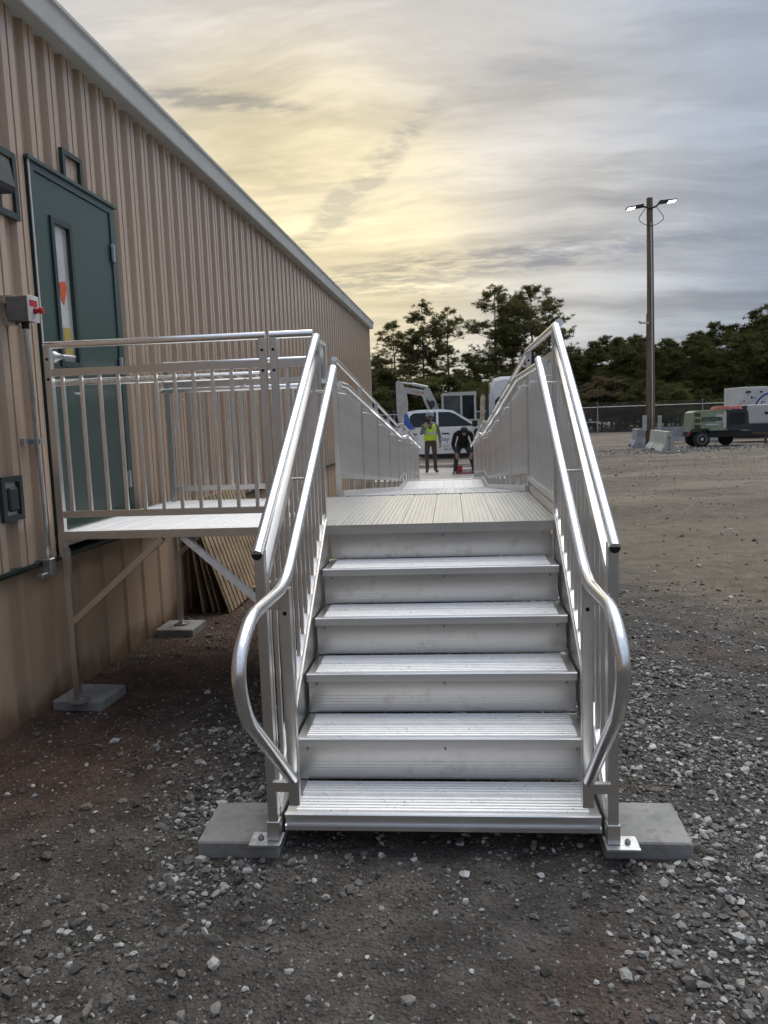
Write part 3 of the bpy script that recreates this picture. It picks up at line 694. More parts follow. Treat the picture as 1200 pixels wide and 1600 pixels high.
# ------------------------------------------------------------------ platforms
BAL_LEN = .775
BAL_PF = MB().box(-.0095, .0095, -.0095, .0095, 0, BAL_LEN, .002).mesh('baluster', A['picket'])
def deck(parent, x0, x1, y0, y1, z, m, n, name='deck_plank'):
    """planks running along y"""
    w = (x1-x0)/n
    pr = [(a+.0015, b) for a, b in plank_profile(w-.003, 6, .004, .03)]
    me = MB().prism(pr, 'y', 0, y1-y0).mesh(name, m)
    for i in range(n): link(name, me, parent, (x0+i*w, y0, z))
def guard(parent, p0, p1, zf, nb, posts=(True, True), hand=None, top=True):
    """level guard panel between p0 and p1 (x,y), floor at zf, hand = inward offset vector for a second rail"""
    a = Vector((p0[0], p0[1], 0)); b = Vector((p1[0], p1[1], 0)); d = (b-a).normalized()
    mb = MB()
    for p, f, e_ in ((a, posts[0], d*.019), (b, posts[1], -d*.019)):
        if f: c = p+e_; mb.box(c.x-.019, c.x+.019, c.y-.019, c.y+.019, zf-.10, zf+1.028, .002)
    i0 = a+d*(.0385 if posts[0] else 0); i1 = b-d*(.0385 if posts[1] else 0)
    mb.bar(i0+Vector((0, 0, zf+.892)), i1+Vector((0, 0, zf+.892)), .032, .040)
    mb.bar(i0+Vector((0, 0, zf+.098)), i1+Vector((0, 0, zf+.098)), .032, .036)
    go = mb.build('guardrail', A['bar'], parent)
    L = (i1-i0).length
    for k in range(nb):
        p = i0+d*(L*(k+.5)/nb); o = link('baluster', BAL_PF, go, (p.x, p.y, zf+.1165)); o.scale[2] = (.892-.098-.0385)/BAL_LEN
    if top: MB().tube([a+Vector((0, 0, zf+1.042)), b+Vector((0, 0, zf+1.042))], RR, 24, True, .045, True).build('top_rail', A['rail'], go)
    if hand is not None:
        h = Vector(hand); MB().tube([a+h+Vector((0, 0, zf+.84)), b+h+Vector((0, 0, zf+.84))], .021, 16, True).build('handrail', A['rail'], go)
        for t in (.12, .5, .88):
            p = a.lerp(b, t); MB().tube(round_path([(p.x+h.x, p.y+h.y, zf+.822), (p.x+h.x, p.y+h.y, zf+.775), (p.x+h.x*.1, p.y+h.y*.1, zf+.775)], .03, 4), .006, 8).build('handrail_bracket', A['bar'], go)
    mb = MB()
    for p, f, e_ in ((a, posts[0], d*.019), (b, posts[1], -d*.019)):
        if f:
            c = p+e_
            for zz in (.965, .855): mb.lathe([(.008, 0), (.008, -.0025)], (c.x, c.y-.0192, zf+zz), 'y', 12)
    if mb.v: mb.build('bolt_holes', A['bore'], go)
    return go
PF = thing('door_platform', 'aluminium platform with railings in front of the green door', 'platform', (-1.6, 5.0, 0))
pl_ = lambda x, y: (x+1.6, y-5.0)
PX0, PX1, PY0, PY1 = -2.235, -.985, LY+.005, 5.885
a = pl_(PX0, PY0); b = pl_(PX1, PY1)
deck(PF, a[0]+.03, b[0]-.012, a[1]+.012, b[1]-.012, LZ, A['tread'], 8)
mb = MB().box(a[0]+.028, b[0]-.01, a[1]-.004, a[1]+.010, LZ-.042, LZ+.003).box(a[0]+.028, b[0]-.01, b[1]-.010, b[1]+.004, LZ-.085, LZ+.003)
mb.box(a[0]+.022, a[0]+.027, a[1], b[1], LZ-.085, LZ+.003).box(b[0]-.009, b[0]-.004, a[1], b[1], LZ-.085, LZ-.002)
for k in range(1, 4): yy = a[1]+(b[1]-a[1])*k/4; mb.box(a[0]+.0275, b[0]-.0095, yy-.02, yy+.02, LZ-.082, LZ-.0305)
mb.build('deck_frame', A['bar'], PF)
guard(PF, pl_(PX0, PY0+.035), pl_(-.985, PY0+.03), LZ, 11, (True, True), (0, .085, 0))
guard(PF, pl_(-2.16, PY1-.03), pl_(-.985, PY1-.03), LZ, 11, (True, True), (0, -.085, 0))
MB().box(a[0]-.0005, a[0]+.0215, a[1]+.012, a[1]+.058, LZ-.14, LZ-.012).build('post_sleeve', A['bar'], PF)
for (lx, ly) in ((PX0+.019, PY0+.054), (-2.215, 6.02)):
    q0 = pl_(lx, ly); MB().box(q0[0]-.018, q0[0]+.018, q0[1]-.018, q0[1]+.018, .058, LZ-.101 if ly < 5 else LZ-.02, .002).build('leg', A['bar'], PF)
    MB().box(q0[0]-.045, q0[0]+.055, q0[1]-.05, q0[1]+.05, .051, .0578).build('base_plate', A['steel'], PF)
q0 = pl_(-2.215, 5.87); MB().box(q0[0]-.018, q0[0]+.018, q0[1]+.016, q0[1]+.168, LZ-.06, LZ-.0205).build('outrigger', A['bar'], PF)
def brace(p0, p1, par, w=.030, m='bar'):
    MB().bar(p0, p1, w, .034).build('brace', A[m], par)
ya = PY0+.052-5
brace((-2.199+1.6, ya, .535), (-1.640+1.6, ya, LZ-.052), PF)
brace((-1.520+1.6, ya-.006, LZ-.045), (-1.030+1.6, ya-.03, .585), PF, .034, 'tread')  # pale tread material puts the bright light on this brace into its colour
brace((-2.199+1.6, 6.02-5, .62), (-1.75+1.6, 6.0-5, LZ-.06), PF)
LD = thing('stair_landing', 'level aluminium landing with ribbed deck at the top of the stair', 'landing', (-.2, 5.0, 0))
ld = lambda x, y: (x+.2, y-5.0)
a = ld(-.97, LY+.004); b = ld(.585, 5.885)
deck(LD, a[0]+.008, b[0]-.02, a[1]+.014, b[1]-.012, LZ, A['deck'], 9)
mb = MB().box(a[0], b[0]-.01, a[1]-.004, a[1]+.012, LZ-.046, LZ+.004).box(a[0], b[0]-.01, b[1]-.010, b[1]+.002, LZ-.09, LZ-.004)
mb.box(a[0]-.001, a[0]+.005, a[1]+.013, b[1]-.011, LZ-.09, LZ-.003).box(b[0]-.018, b[0]-.012, a[1]+.013, b[1]-.011, LZ-.09, LZ+.06)
mb.build('deck_frame', A['bar'], LD)
guard(LD, ld(.580, LY+.05), ld(.580, 5.93), LZ, 16, (False, True), (-.085, 0, 0))
guard(LD, ld(-.962, PY0+.03), ld(X0-GO-.02, PY0+.03), LZ, 2, (True, False))
for (lx, ly) in ((-.80, 4.28), (.52, 4.30), (-.80, 5.8), (.52, 5.8)):
    q0 = ld(lx, ly); MB().box(q0[0]-.018, q0[0]+.018, q0[1]-.018, q0[1]+.018, -.02, LZ-.091).build('leg', A['bar'], LD)

# ------------------------------------------------------------------ ramp
RX0, RX1 = -.87, .585
PTS = [(5.90, LZ), (12.70, .505), (14.32, .505), (20.55, .035)]
def rz_(y):
    for (ya, za), (yb, zb_) in zip(PTS, PTS[1:]):
        if y <= yb: return za+(zb_-za)*(y-ya)/(yb-ya)
    return PTS[-1][1]
RP = thing('access_ramp', 'long aluminium wheelchair ramp with picket railings descending to the pavement', 'ramp', (-.14, 5.9, 0))
ox, oy = .14, -5.9
def rp(x, y, z): return (x+ox, y+oy, z)
me_cache = {}
for (ya, za), (yb, zb_) in zip(PTS, PTS[1:]):
    nseg = max(1, round((yb-ya)/1.7))
    for k in range(nseg):
        y0_, y1_ = ya+(yb-ya)*k/nseg, ya+(yb-ya)*(k+1)/nseg
        z0_, z1_ = rz_(y0_+1e-6), rz_(y1_)
        n = 8; w = (RX1-RX0-.10)/n
        for i in range(n):
            pr = plank_profile(w-.003, 4, .005, .03); xx = RX0+.05+i*w
            vs_ = [rp(xx+p_[0], y0_+.004, z0_+p_[1]) for p_ in pr]+[rp(xx+p_[0], y1_-.004, z1_+p_[1]) for p_ in pr]
            m_ = len(pr); MB().add(vs_, [list(range(m_))[::-1], list(range(m_, 2*m_))]+[(j, (j+1) % m_, m_+(j+1) % m_, m_+j) for j in range(m_)]).build('deck_plank', A['ramp'], RP)
for xs in (RX0+.022, RX1-.022):
    for (ya, za), (yb, zb_) in zip(PTS, PTS[1:]):
        MB().bar(rp(xs, ya+.003, za-.02), rp(xs, yb-.003, zb_-.02), .042, .13).build('curb', A['bar'], RP)
MB().box(*[RX0+.05+ox, RX1-.05+ox], 20.56+oy, 20.95+oy, .0125, .022).build('toe_plate', A['ramp'], RP)
MB().box(RX0+.06+ox, RX1-.06+ox, 5.889+oy, 5.915+oy, LZ-.012, LZ+.0035).build('hinge_strip', A['steel'], RP)
PYS = [5.96, 7.62, 9.22, 10.95, 12.70, 14.36, 16.3, 18.4, 20.40]
BAL_RP = MB().box(-.010, .010, -.010, .010, 0, .70, .004).mesh('picket', A['picket'])
for side, xs in ((1, RX0), (-1, RX1)):
    for k, (ya, yb) in enumerate(zip(PYS, PYS[1:])):
        za, zb_ = rz_(ya), rz_(yb); last = k == len(PYS)-2
        mb = MB()
        mb.box(*[xs-.019+ox, xs+.019+ox], ya-.019+oy, ya+.019+oy, za-.09, za+1.028)
        if last: mb.box(xs-.019+ox, xs+.019+ox, yb-.019+oy, yb+.019+oy, zb_-.03, zb_+.96)
        e_ = .0195
        sl_ = (zb_-za)/(yb-ya)
        mb.bar(rp(xs, ya+e_, za+.885+sl_*e_), rp(xs, yb-e_, zb_+.885-sl_*e_), .030, .040)
        mb.bar(rp(xs, ya+e_, za+.158+sl_*e_), rp(xs, yb-e_, zb_+.158-sl_*e_), .030, .036)
        ym = (ya+yb)/2; zm = (za+zb_)/2
        mb.box(xs-.015+ox, xs+.015+ox, ym-.02+oy, ym+.02+oy, zm-.07, zm+.139)
        go = mb.build('guardrail', A['bar'], RP)
        n = round((yb-ya)/.104)-1
        for j in range(n):
            yy = ya+(yb-ya)*(j+1)/(n+1); zz = rz_(yy) if abs(rz_(yy)-(za+sl_*(yy-ya))) < .001 else za+sl_*(yy-ya)
            o = link('picket', BAL_RP, go, rp(xs, yy, zz+.177)); o.scale[2] = .688/.70
        MB().tube([rp(xs, ya, za+1.045), rp(xs, yb+(.02 if last else 0), zb_+1.045)], RR, 16, True, .04, True).build('top_rail', A['rail'], go)
        hx = xs+side*.085
        MB().tube([rp(hx, ya-(.35 if k == 0 else 0), za+.84), rp(hx, ya, za+.84), rp(hx, yb, zb_+.84)], .021, 14).build('handrail', A['rail'], go)
        MB().tube(round_path([rp(hx, ya+.03, za+.825), rp(hx, ya+.03, za+.775), rp(xs+side*.015, ya+.03, za+.79)], .035, 5), .006, 8).build('bracket', A['bar'], go)
for xs in (RX0+.03, RX1-.03):
    for yy in (7.62, 9.22, 10.95, 12.7, 14.36, 16.3):
        MB().box(xs-.018+ox, xs+.018+ox, yy-.018+oy, yy+.018+oy, -.03, rz_(yy)-.09).build('leg', A['bar'], RP)

# ------------------------------------------------------------------ boards leaning on the skirting behind the platform
for i, (bxx, yb0, ln, lab) in enumerate(((-2.215, 6.56, 1.3, 'tan sheet board leaning closest to the skirting behind the platform'),
        (-2.130, 6.58, 1.5, 'tan sheet board leaning second in the stack behind the platform'),
        (-2.080, 6.60, 1.5, 'tan sheet board leaning third in the stack behind the platform'),
        (-1.976, 6.55, 1.75, 'outermost ribbed tan board leaning against the building behind the platform'))):
    topx = -2.325+.012*i; h = .98
    o = thing('leaning_board', lab, 'board', (bxx, yb0, 0), 0, 'boards leaning against the building')
    d = Vector((topx-bxx, 0, h)); nrm = Vector((h, 0, bxx-topx)).normalized()
    mb = MB(); f = lambda u, w, t: (Vector((0, u, 0))+d*w+nrm*t)
    def slab(u0, u1, t0, t1): mb.add([f(u, w, t) for t in (t0, t1) for w in (0.0, 1) for u in (u0, u1)], [(0,2,3,1),(4,5,7,6),(0,1,5,4),(2,6,7,3),(0,4,6,2),(1,3,7,5)])
    slab(0, ln, 0, .010); mb.build('sheet', A['ply'], o)
    mb = MB()
    u = .03
    while u < ln-.08 and i == 3: slab(u, u+.07, .0102, .022); u += .105
    if mb.v: mb.build('ribs', A['ply'], o)
o = tag(MB().bar((0, 0, .04), (.75, .9, .17), .085, .04).build('lumber_offcut', A['lumber'], None, (-1.95, 7.35, 0)), 'pale lumber offcut lying beside the leaning boards', 'lumber')

# ------------------------------------------------------------------ light pole
t = thing('light_pole', 'tall wooden pole with two lit flood lamps and a conduit', 'light pole', (9.55, 38.6, 0))
MB().tube([(0, 0, -.2), (-.02, 0, 4), (-.06, 0, 8), (-.11, 0, 11.45)], [.195, .178, .158, .138], 16).build('pole', A['wood'], t)
MB().tube([(.02, -.20, .1), (.0, -.19, 4), (-.04, -.17, 8), (-.08, -.155, 10.3)], .035, 8).build('conduit', A['steel'], t)
MB().tube([(-.215, .02, .1), (-.21, .02, 4), (-.21, .0, 6.2)], .03, 8).build('conduit', A['wood'], t)
for s in (-1, 1):
    h = MB(); zt_ = 11.05 if s < 0 else 11.16
    h.tube([(-.1, -.17, 10.95), (-.1+s*.22, -.25, 11.0), (-.1+s*.36, -.25, zt_-.03)], .045, 8).build('arm', A['charcoal'], t)
    x0_, x1_ = -.1+s*.36, -.1+s*1.12; tilt = -.09 if s < 0 else .05
    hb = MB(); hb.prism([(x0_, zt_-.04), (x0_, zt_+.07), (x1_, zt_+.05+tilt), (x1_, zt_-.04+tilt)], 'y', -.42, -.08); hd = hb.build('lamp_head', A['charcoal'], t)
    xm = x0_+(x1_-x0_)*.5; f_ = lambda x: zt_-.042+tilt*(x-x0_)/(x1_-x0_)
    MB().add([(xm, -.39, f_(xm)-.005), (x1_-s*.03, -.39, f_(x1_)-.005), (x1_-s*.03, -.11, f_(x1_)-.005), (xm, -.11, f_(xm)-.005),
              (xm, -.423, f_(xm)-.004), (x1_-s*.03, -.423, f_(x1_)-.004), (x1_-s*.03, -.423, f_(x1_)+.035), (xm, -.423, f_(xm)+.035)], [(0,1,2,3),(4,5,6,7)]).build('led_panel', A['led'], hd)
    MB().tube(round_path([(-.1+s*.25, -.27, 10.95), (-.1+s*.62, -.30, 10.45), (-.1+s*.3, -.30, 10.2), (-.1, -.24, 10.15)], .3, 6), .016, 6).build('cable', A['black'], t)
MB().box(-.55, -.18, -.30, -.24, 5.72, 5.80).tube([(-.52, -.27, 5.76), (-.62, -.30, 5.80), (-.66, -.5, 5.78)], .06, 8).build('camera_bracket', A['lightgrey'], t)
MB().box(-.42, -.26, -.3, -.1, .72, 1.45).build('electrical_box', A['grey'], t)
MB().box(.27, .42, -.3, -.1, .76, 1.42).build('electrical_box', A['grey'], t)

# ------------------------------------------------------------------ concrete barriers
def barrier(label, p, rz, L, m):
    pr = [(-.305, 0), (-.305, .08), (-.14, .33), (-.085, .82), (.085, .82), (.14, .33), (.305, .08), (.305, 0)]
    t = thing('concrete_barrier', label, 'barrier', p, rz, 'concrete traffic barriers')
    mb = MB(); mb.prism(pr, 'x', -L/2, -.3-.25).prism(pr, 'x', .3+.25, L/2)
    up_ = [(-.305+.04, .10), (-.14, .33), (-.085, .82), (.085, .82), (.14, .33), (.305-.04, .10)]
    mb.prism(up_, 'x', -.549, .549); mb.build('body', m, t)
    for s in (-1, 1):
        MB().box(s*L/2-(.004 if s < 0 else -.0005), s*L/2+(.004 if s > 0 else -.0005), -.045, .045, .12, .64).build('slot', A['barrierd'], t)
        q_ = MB()
        for z in (.13, .60): q_.bar((s*(L/2+.002), -.06, z), (s*(L/2+.002), .06, z), .02, .03)
        q_.build('pin_loop', A['rust'], t)
    return t
barrier('pale concrete traffic barrier standing end-on nearest the camera in the yard', (8.62, 33.3, 0), R(84), 4.4, A['barrier'])
barrier('weathered grey concrete barrier lying crosswise between pole and green compressor', (11.6, 40.6, 0), R(4), 4.4, A['barrierd'])
barrier('dark concrete barrier standing just left of the pole', (8.75, 38.0, 0), R(82), 2.6, A['barrierd'])
barrier('pale concrete barrier end showing above the crosswise barrier by the compressor', (13.2, 43.5, .25), R(60), 3.0, A['barrier'])

# ------------------------------------------------------------------ chain link fence
FY = 61.8
t = thing('chain_link_fence', 'chain link fence with barbed wire along the far edge of the yard', 'fence', (11, FY, 0))
m = bpy.data.materials.new('chain_link_mesh'); m.use_nodes = True; q = N(m.node_tree); b_ = m.node_tree.nodes['Principled BSDF']
b_.inputs['Base Color'].default_value = (.10, .10, .095, 1); b_.inputs['Metallic'].default_value = .3; b_.inputs['Roughness'].default_value = .6
ge = q.n('ShaderNodeTexCoord'); sp = q.n('ShaderNodeSeparateXYZ'); q.l(ge.outputs['Object'], sp.inputs[0])
u = q.math('ADD', sp.outputs[0], sp.outputs[2]); v = q.math('SUBTRACT', sp.outputs[0], sp.outputs[2])
def wire(a): return q.math('LESS_THAN', q.math('ABSOLUTE', q.math('SUBTRACT', q.math('FRACT', q.math('MULTIPLY', a, 10.5)), .5)), .10)
al = q.math('MAXIMUM', wire(u), wire(v)); q.l(al, b_.inputs['Alpha'])
MB().box(-30, 42, -.002, .002, .03, 2.05).build('mesh_fabric', m, t)
MB().tube([(-30, -.03, 2.08), (42, -.03, 2.08)], .032, 8).build('top_rail', A['fence'], t)
MB().tube([(-30, -.02, .06), (42, -.02, .06)], .008, 6).build('bottom_wire', A['fence'], t)
MB().tube([(-3.6, -.05, .95), (.25, -.05, .95)], .028, 8).build('mid_rail', A['fence'], t)
k = -7
while k < 11:
    x_ = .27+k*3.92
    MB().tube([(x_, -.04, -.1), (x_, -.04, 2.12)], .045 if k == 0 else .036, 8).tube([(x_, -.04, 2.10), (x_-.06, -.22, 2.42)], .022, 6).build('post', A['fence'], t); k += 1
for i in range(3): MB().tube([(-30, -.10-.05*i, 2.2+.09*i), (42, -.10-.05*i, 2.2+.09*i)], .006, 5).build('barbed_wire', A['charcoal'], t)

# ------------------------------------------------------------------ vehicles and machines
def wheel(parent, c, r, w, face, rimcol='lightgrey', axis='y'):
    """wheel with axle along y, outside facing face*y"""
    prof = [(r*.62, -w/2), (r*.93, -w/2), (r, -w/2+.03), (r, w/2-.03), (r*.93, w/2), (r*.62, w/2)]
    wo_ = MB().lathe(prof, c, 'y', 24).build('wheel', A['rubber'], parent)
    f = face; rm = MB().lathe([(r*.62, f*(w/2-.002)), (r*.58, f*(w/2+.006)), (r*.52, f*(w/2-.03)), (r*.22, f*(w/2-.045)), (r*.2, f*(w/2+.0)), (r*.05, f*(w/2+.01))], c, 'y', 20)
    rm.build('rim', A[rimcol], wo_)
    hb = MB()
    for k in range(5):
        a_ = 2*math.pi*k/5; hb.lathe([(r*.07, 0), (r*.07, f*.012)], (c[0]+math.cos(a_)*r*.38, c[1]+f*(w/2-.038), c[2]+math.sin(a_)*r*.38), 'y', 8)
    hb.build('rim_holes', A['black'], wo_)
    return wo_
def shell(secs, cap=True):
    """loft of closed sections [(list of 3-D pts)...]"""
    mb = MB(); n = len(secs[0]); vs_ = [p for s_ in secs for p in s_]; k = len(secs)
    mb.add(vs_, [(i*n+j, i*n+(j+1) % n, (i+1)*n+(j+1) % n, (i+1)*n+j) for i in range(k-1) for j in range(n)], False)
    mb.add(secs[0], [list(range(n))]); mb.add(secs[-1], [list(range(n))]); return mb
# crew cab pickup, nose to the right, side facing the camera (local x forward, -y towards the camera)
t = thing('pickup_truck', 'white crew cab pickup truck parked side-on beyond the ramp', 'pickup truck', (-.2, 27.9, 0))
low = [(-3.35, .55), (-3.35, 1.33), (-1.42, 1.36), (-1.40, 1.30), (1.20, 1.26), (2.10, 1.22), (2.42, 1.12), (2.50, .60), (2.20, .45), (2.02, .45)]
fwx = 1.62; rwx = -2.25; wr = .46
def arch(cx): return [(cx+wr*math.cos(R(a)), .42+wr*math.sin(R(a))) for a in range(0, 181, 20)]
poly = low[:-1] + arch(fwx) + arch(rwx) + [(-3.3, .45)]
poly = [(-3.35, .55), (-3.35, 1.33), (-1.42, 1.36), (1.22, 1.27), (2.12, 1.20), (2.44, 1.08), (2.50, .62), (2.3, .46)] + arch(fwx) + arch(rwx) + [(-3.25, .46)]
bd = MB().prism(poly, 'y', -.98, .98)
body = bd.build('body', A['white'], t)
gh = [(-1.42, 1.30), (-1.36, 1.80), (-1.25, 1.91), (-.9, 1.955), (-.1, 1.955), (.28, 1.90), (1.22, 1.275)]
def ghs(y, ins): cx, cz = -.1, 1.4; return [(cx+(x-cx)*(1-ins*.3), y, 1.30+(z-1.30)*(1-ins*.1)) for x, z in gh]
cabm = shell([ghs(-.93, .0), ghs(-.74, .12), ghs(.74, .12), ghs(.93, 0)])
cabv = []
cab = MB(); secs = []
for y_, top in ((-.965, 0), (-.955, .25), (-.76, 1), (.76, 1), (.955, .25), (.965, 0)): pass
cb = MB(); n = len(gh)
def gpt(side, i):
    x_, z_ = gh[i]; inset = (z_-1.30)/.65*.20; return (x_, side*(.965-inset), z_)
L_ = [gpt(-1, i) for i in range(n)]; R_ = [gpt(1, i) for i in range(n)]
cb.add(L_+R_, [list(range(n)), list(range(n, 2*n))]+[(i, (i+1) % n, n+(i+1) % n, n+i) for i in range(n)])
cabo = cb.build('cab', A['white'], t)
def side_poly(pts, off, name, m, par):
    vs_ = []
    for o_ in (off, off+.012):
        for x_, z_ in pts: vs_.append((x_, -(.965-(z_-1.30)/.65*.20)-o_ if z_ > 1.30 else -.98-o_, z_))
    k_ = len(pts); return MB().add(vs_, [list(range(k_)), list(range(k_, 2*k_))]+[(i, (i+1) % k_, k_+(i+1) % k_, k_+i) for i in range(k_)]).build(name, A[m], par)
side_poly([(-1.20, 1.36), (-1.20, 1.74), (-1.08, 1.84), (-.30, 1.86), (-.30, 1.36)], .002, 'rear_side_window', 'vglass', t)
side_poly([(-.22, 1.36), (-.22, 1.86), (.16, 1.85), (.35, 1.78), (.98, 1.36)], .002, 'front_side_window', 'vglass', t)
MB().add([(.33, -.68, 1.87), (1.19, -.86, 1.30), (1.19, .86, 1.30), (.33, .68, 1.87)], [(0,1,2,3)]).add([(.35, -.68, 1.885), (1.21, -.86, 1.315), (1.21, .86, 1.315), (.35, .68, 1.885)], [(0,1,2,3)]).build('windshield', A['vglass'], t)
dr = MB().box(-.25, 1.16, -.986, -.9795, .56, 1.255).build('door', A['white'], t)
MB().box(-.12, .14, -1.012, -.9862, 1.10, 1.145, .008).build('handle', A['black'], dr)
dr2 = MB().box(-1.27, -.262, -.986, -.9795, .56, 1.255).build('door', A['white'], t)
MB().box(-1.20, -.96, -1.012, -.9862, 1.10, 1.145, .008).build('handle', A['black'], dr2)
tx = xform(text_mb('Day', .235), Matrix.Translation((-.24, -.9872, .86)) @ TXT_FRONT); tx.build('lettering', A['navy'], dr)
tx = xform(text_mb('331.4141', .105), Matrix.Translation((-.24, -.9872, .655)) @ TXT_FRONT); tx.build('phone_number', A['charcoal'], dr)
xform(text_mb('day.com', .11), Matrix.Translation((-.06, -.9872, .565)) @ TXT_FRONT).build('web_address', A['charcoal'], dr)
MB().box(-.34, .62, -.9885, -.9862, .765, .771).build('pinstripe', A['charcoal'], dr)
side_poly([(-1.41, 1.30), (-1.385, 1.80), (-1.30, 1.86), (-1.16, 1.52), (-1.02, 1.30)], .014, 'blue_decal', 'blue', t)
MB().box(-1.2, 1.1, -1.0, -.90, .36, .44, .02).build('side_step', A['black'], t)
MB().box(-3.0, 2.2, -.55, .55, .34, .60).build('chassis', A['black'], t)
for cx in (fwx, rwx): wheel(t, (cx, -.84, .41), .40, .27, -1); wheel(t, (cx, .84, .41), .40, .27, 1)
MB().box(2.46, 2.56, -.95, .95, .48, .70, .03).build('bumper', A['lightgrey'], t)
MB().box(2.35, 2.47, -.96, -.62, .85, 1.05, .03).build('headlight', A['label'], t)
MB().box(.92, 1.10, -1.22, -1.0, 1.33, 1.56, .04).build('mirror', A['black'], t)
# high roof van: rear towards the camera
t = thing('white_van', 'tall white high roof van half hidden behind the ramp railing', 'van', (2.13, 23.7, 0), R(-2))
def vs_sec(y, hw, zt, k=1.0):
    return [(-hw, y, .42), (-hw*1.0, y, 1.25), (-hw*.97, y, 1.9), (-hw*.90, y, zt-.22), (-hw*.82, y, zt-.06), (-hw*.6, y, zt), (hw*.6, y, zt), (hw*.82, y, zt-.06), (hw*.90, y, zt-.22), (hw*.97, y, 1.9), (hw, y, 1.25), (hw, y, .42)]
shell([vs_sec(0, .96, 2.72), vs_sec(.06, 1.0, 2.80), vs_sec(.6, 1.01, 2.84), vs_sec(3.6, 1.01, 2.84), vs_sec(4.2, 1.0, 2.65)]).build('body', A['white'], t)
nose = shell([vs_sec(4.201, .99, 2.60), vs_sec(4.75, .97, 1.62), vs_sec(5.6, .92, 1.18)]); nose.v = [(a, b, min(c, 2.6)) for a, b, c in nose.v]; nose.build('hood', A['white'], t)
for s in (-1, 1):
    dd = MB().box(min(s*.012, s*.86), max(s*.012, s*.86), -.012, .0, .55, 2.52, .004).build('rear_door', A['white'], t)
    MB().prism([(s*.12, 1.50), (s*.12, 2.14), (s*.18, 2.22), (s*.70, 2.22), (s*.80, 2.10), (s*.84, 1.50)], 'y', -.020, -.013).build('pane', A['vglass'], dd)
    MB().box(min(s*.87, s*.95), max(s*.87, s*.95), -.03, 0, 1.0, 1.5).build('tail_light', A['red'], t)
    wheel(t, (s*.86, 1.0, .36), .36, .26, 1); wheel(t, (s*.86, 4.6, .36), .36, .26, 1)
MB().box(-.95, .95, -.10, .02, .42, .60, .03).build('rear_bumper', A['black'], t)
MB().prism([(-1.07, 1.30), (-1.06, 2.22), (-1.02, 2.36), (-.995, 2.30), (-.985, 1.30)], 'y', -.30, -.02).build('door_edge', A['charcoal'], t)
MB().prism([(-1.27, 1.35), (-1.235, 2.20), (-1.20, 2.30), (-1.12, 2.30), (-1.09, 2.20), (-1.13, 1.35)], 'y', -.34, -.28).build('open_door_lining', A['beige'], t)
MB().box(-1.30, -1.02, -.26, .0, 1.28, 1.345, .01).build('door_stay', A['white'], t)
MB().prism([(-1.42, .98), (-1.46, 1.22), (-1.40, 1.30), (-1.28, 1.30), (-1.22, 1.20), (-1.30, .92), (-1.38, .90)], 'y', -.42, -.30).build('mirror', A['black'], t)
# compact excavator
t = thing('mini_excavator', 'grey compact excavator with raised boom behind the pickup truck', 'excavator', (.2, 33.6, 0))
for s in (-1, 1):
    pr = [(-1.3+.32*math.cos(R(a)), .34+.32*math.sin(R(a))) for a in range(90, 271, 30)]+[(1.3+.32*math.cos(R(a)), .34+.32*math.sin(R(a))) for a in range(-90, 91, 30)]
    MB().prism(pr, 'y', min(s*.55, s*.95), max(s*.55, s*.95)).build('track', A['rubber'], t)
MB().prism([(-1.0, .75), (1.35, .75), (1.45, .95), (1.40, 1.45), (.9, 1.58), (-.6, 1.50), (-1.05, 1.1)], 'y', -.85, .9).build('upper_body', A['grey'], t)
MB().box(-.5, .5, -.5, .5, .55, .749).build('turntable', A['charcoal'], t)
cf = MB()
for (x_, y_) in ((-.52, -.80), (.25, -.80), (.82, -.80), (-.52, .25), (.82, .25)): cf.box(x_-.045, x_+.045, y_-.045, y_+.045, 1.40, 2.56, .01)
cf.prism([(-.60, 2.56), (-.54, 2.66), (-.2, 2.70), (.86, 2.70), (.90, 2.56)], 'y', -.87, .32).box(-.56, .86, -.84, .29, 1.42, 1.56)
cf = cf.build('cab', A['grey'], t)
MB().box(-.474, .204, -.815, -.800, 1.57, 2.555).build('pane', A['cabglass'], cf); MB().box(.296, .774, -.815, -.800, 1.57, 2.555).build('pane', A['vglass'], cf)
MB().box(-.53, -.515, -.754, .204, 1.57, 2.555).build('pane', A['vglass'], cf)
MB().box(.05, .45, -.45, -.0, 1.57, 1.75, .04).box(.36, .46, -.43, -.02, 1.75, 2.3, .03).build('seat', A['charcoal'], cf)
def slab_poly(pts, y0, y1, name, m, par): return MB().prism(pts, 'y', y0, y1).build(name, A[m], par)
slab_poly([(-.70, 1.35), (-.50, 1.42), (-.72, 2.2), (-1.05, 2.92), (-1.18, 2.98), (-1.28, 2.86), (-2.05, 3.0), (-2.10, 2.86), (-2.02, 2.74), (-1.38, 2.62), (-1.12, 2.42), (-.92, 2.0)], -.45, -.22, 'boom', 'grey', t)
slab_poly([(-2.46, 3.22), (-2.36, 3.30), (-2.22, 3.24), (-2.02, 2.76), (-1.98, 2.3), (-2.02, 1.6), (-2.16, 1.35), (-2.34, 1.35), (-2.44, 1.8), (-2.46, 2.3)], -.47, -.20, 'dipper_arm', 'grey', t)
MB().tube([(-2.28, -.33, 3.20), (-1.75, -.33, 3.12)], .035, 8).tube([(-1.78, -.33, 3.125), (-1.12, -.33, 2.96)], .065, 8).build('hydraulic_ram', A['lightgrey'], t)
MB().tube([(-1.35, -.48, 2.66), (-.95, -.48, 1.65)], .06, 8).build('hydraulic_ram', A['grey'], t)
MB().tube(round_path([(-2.3, -.3, 3.1), (-2.75, -.3, 2.7), (-2.65, -.3, 2.1), (-2.4, -.3, 1.9)], .4, 6), .022, 6).build('hose', A['black'], t)
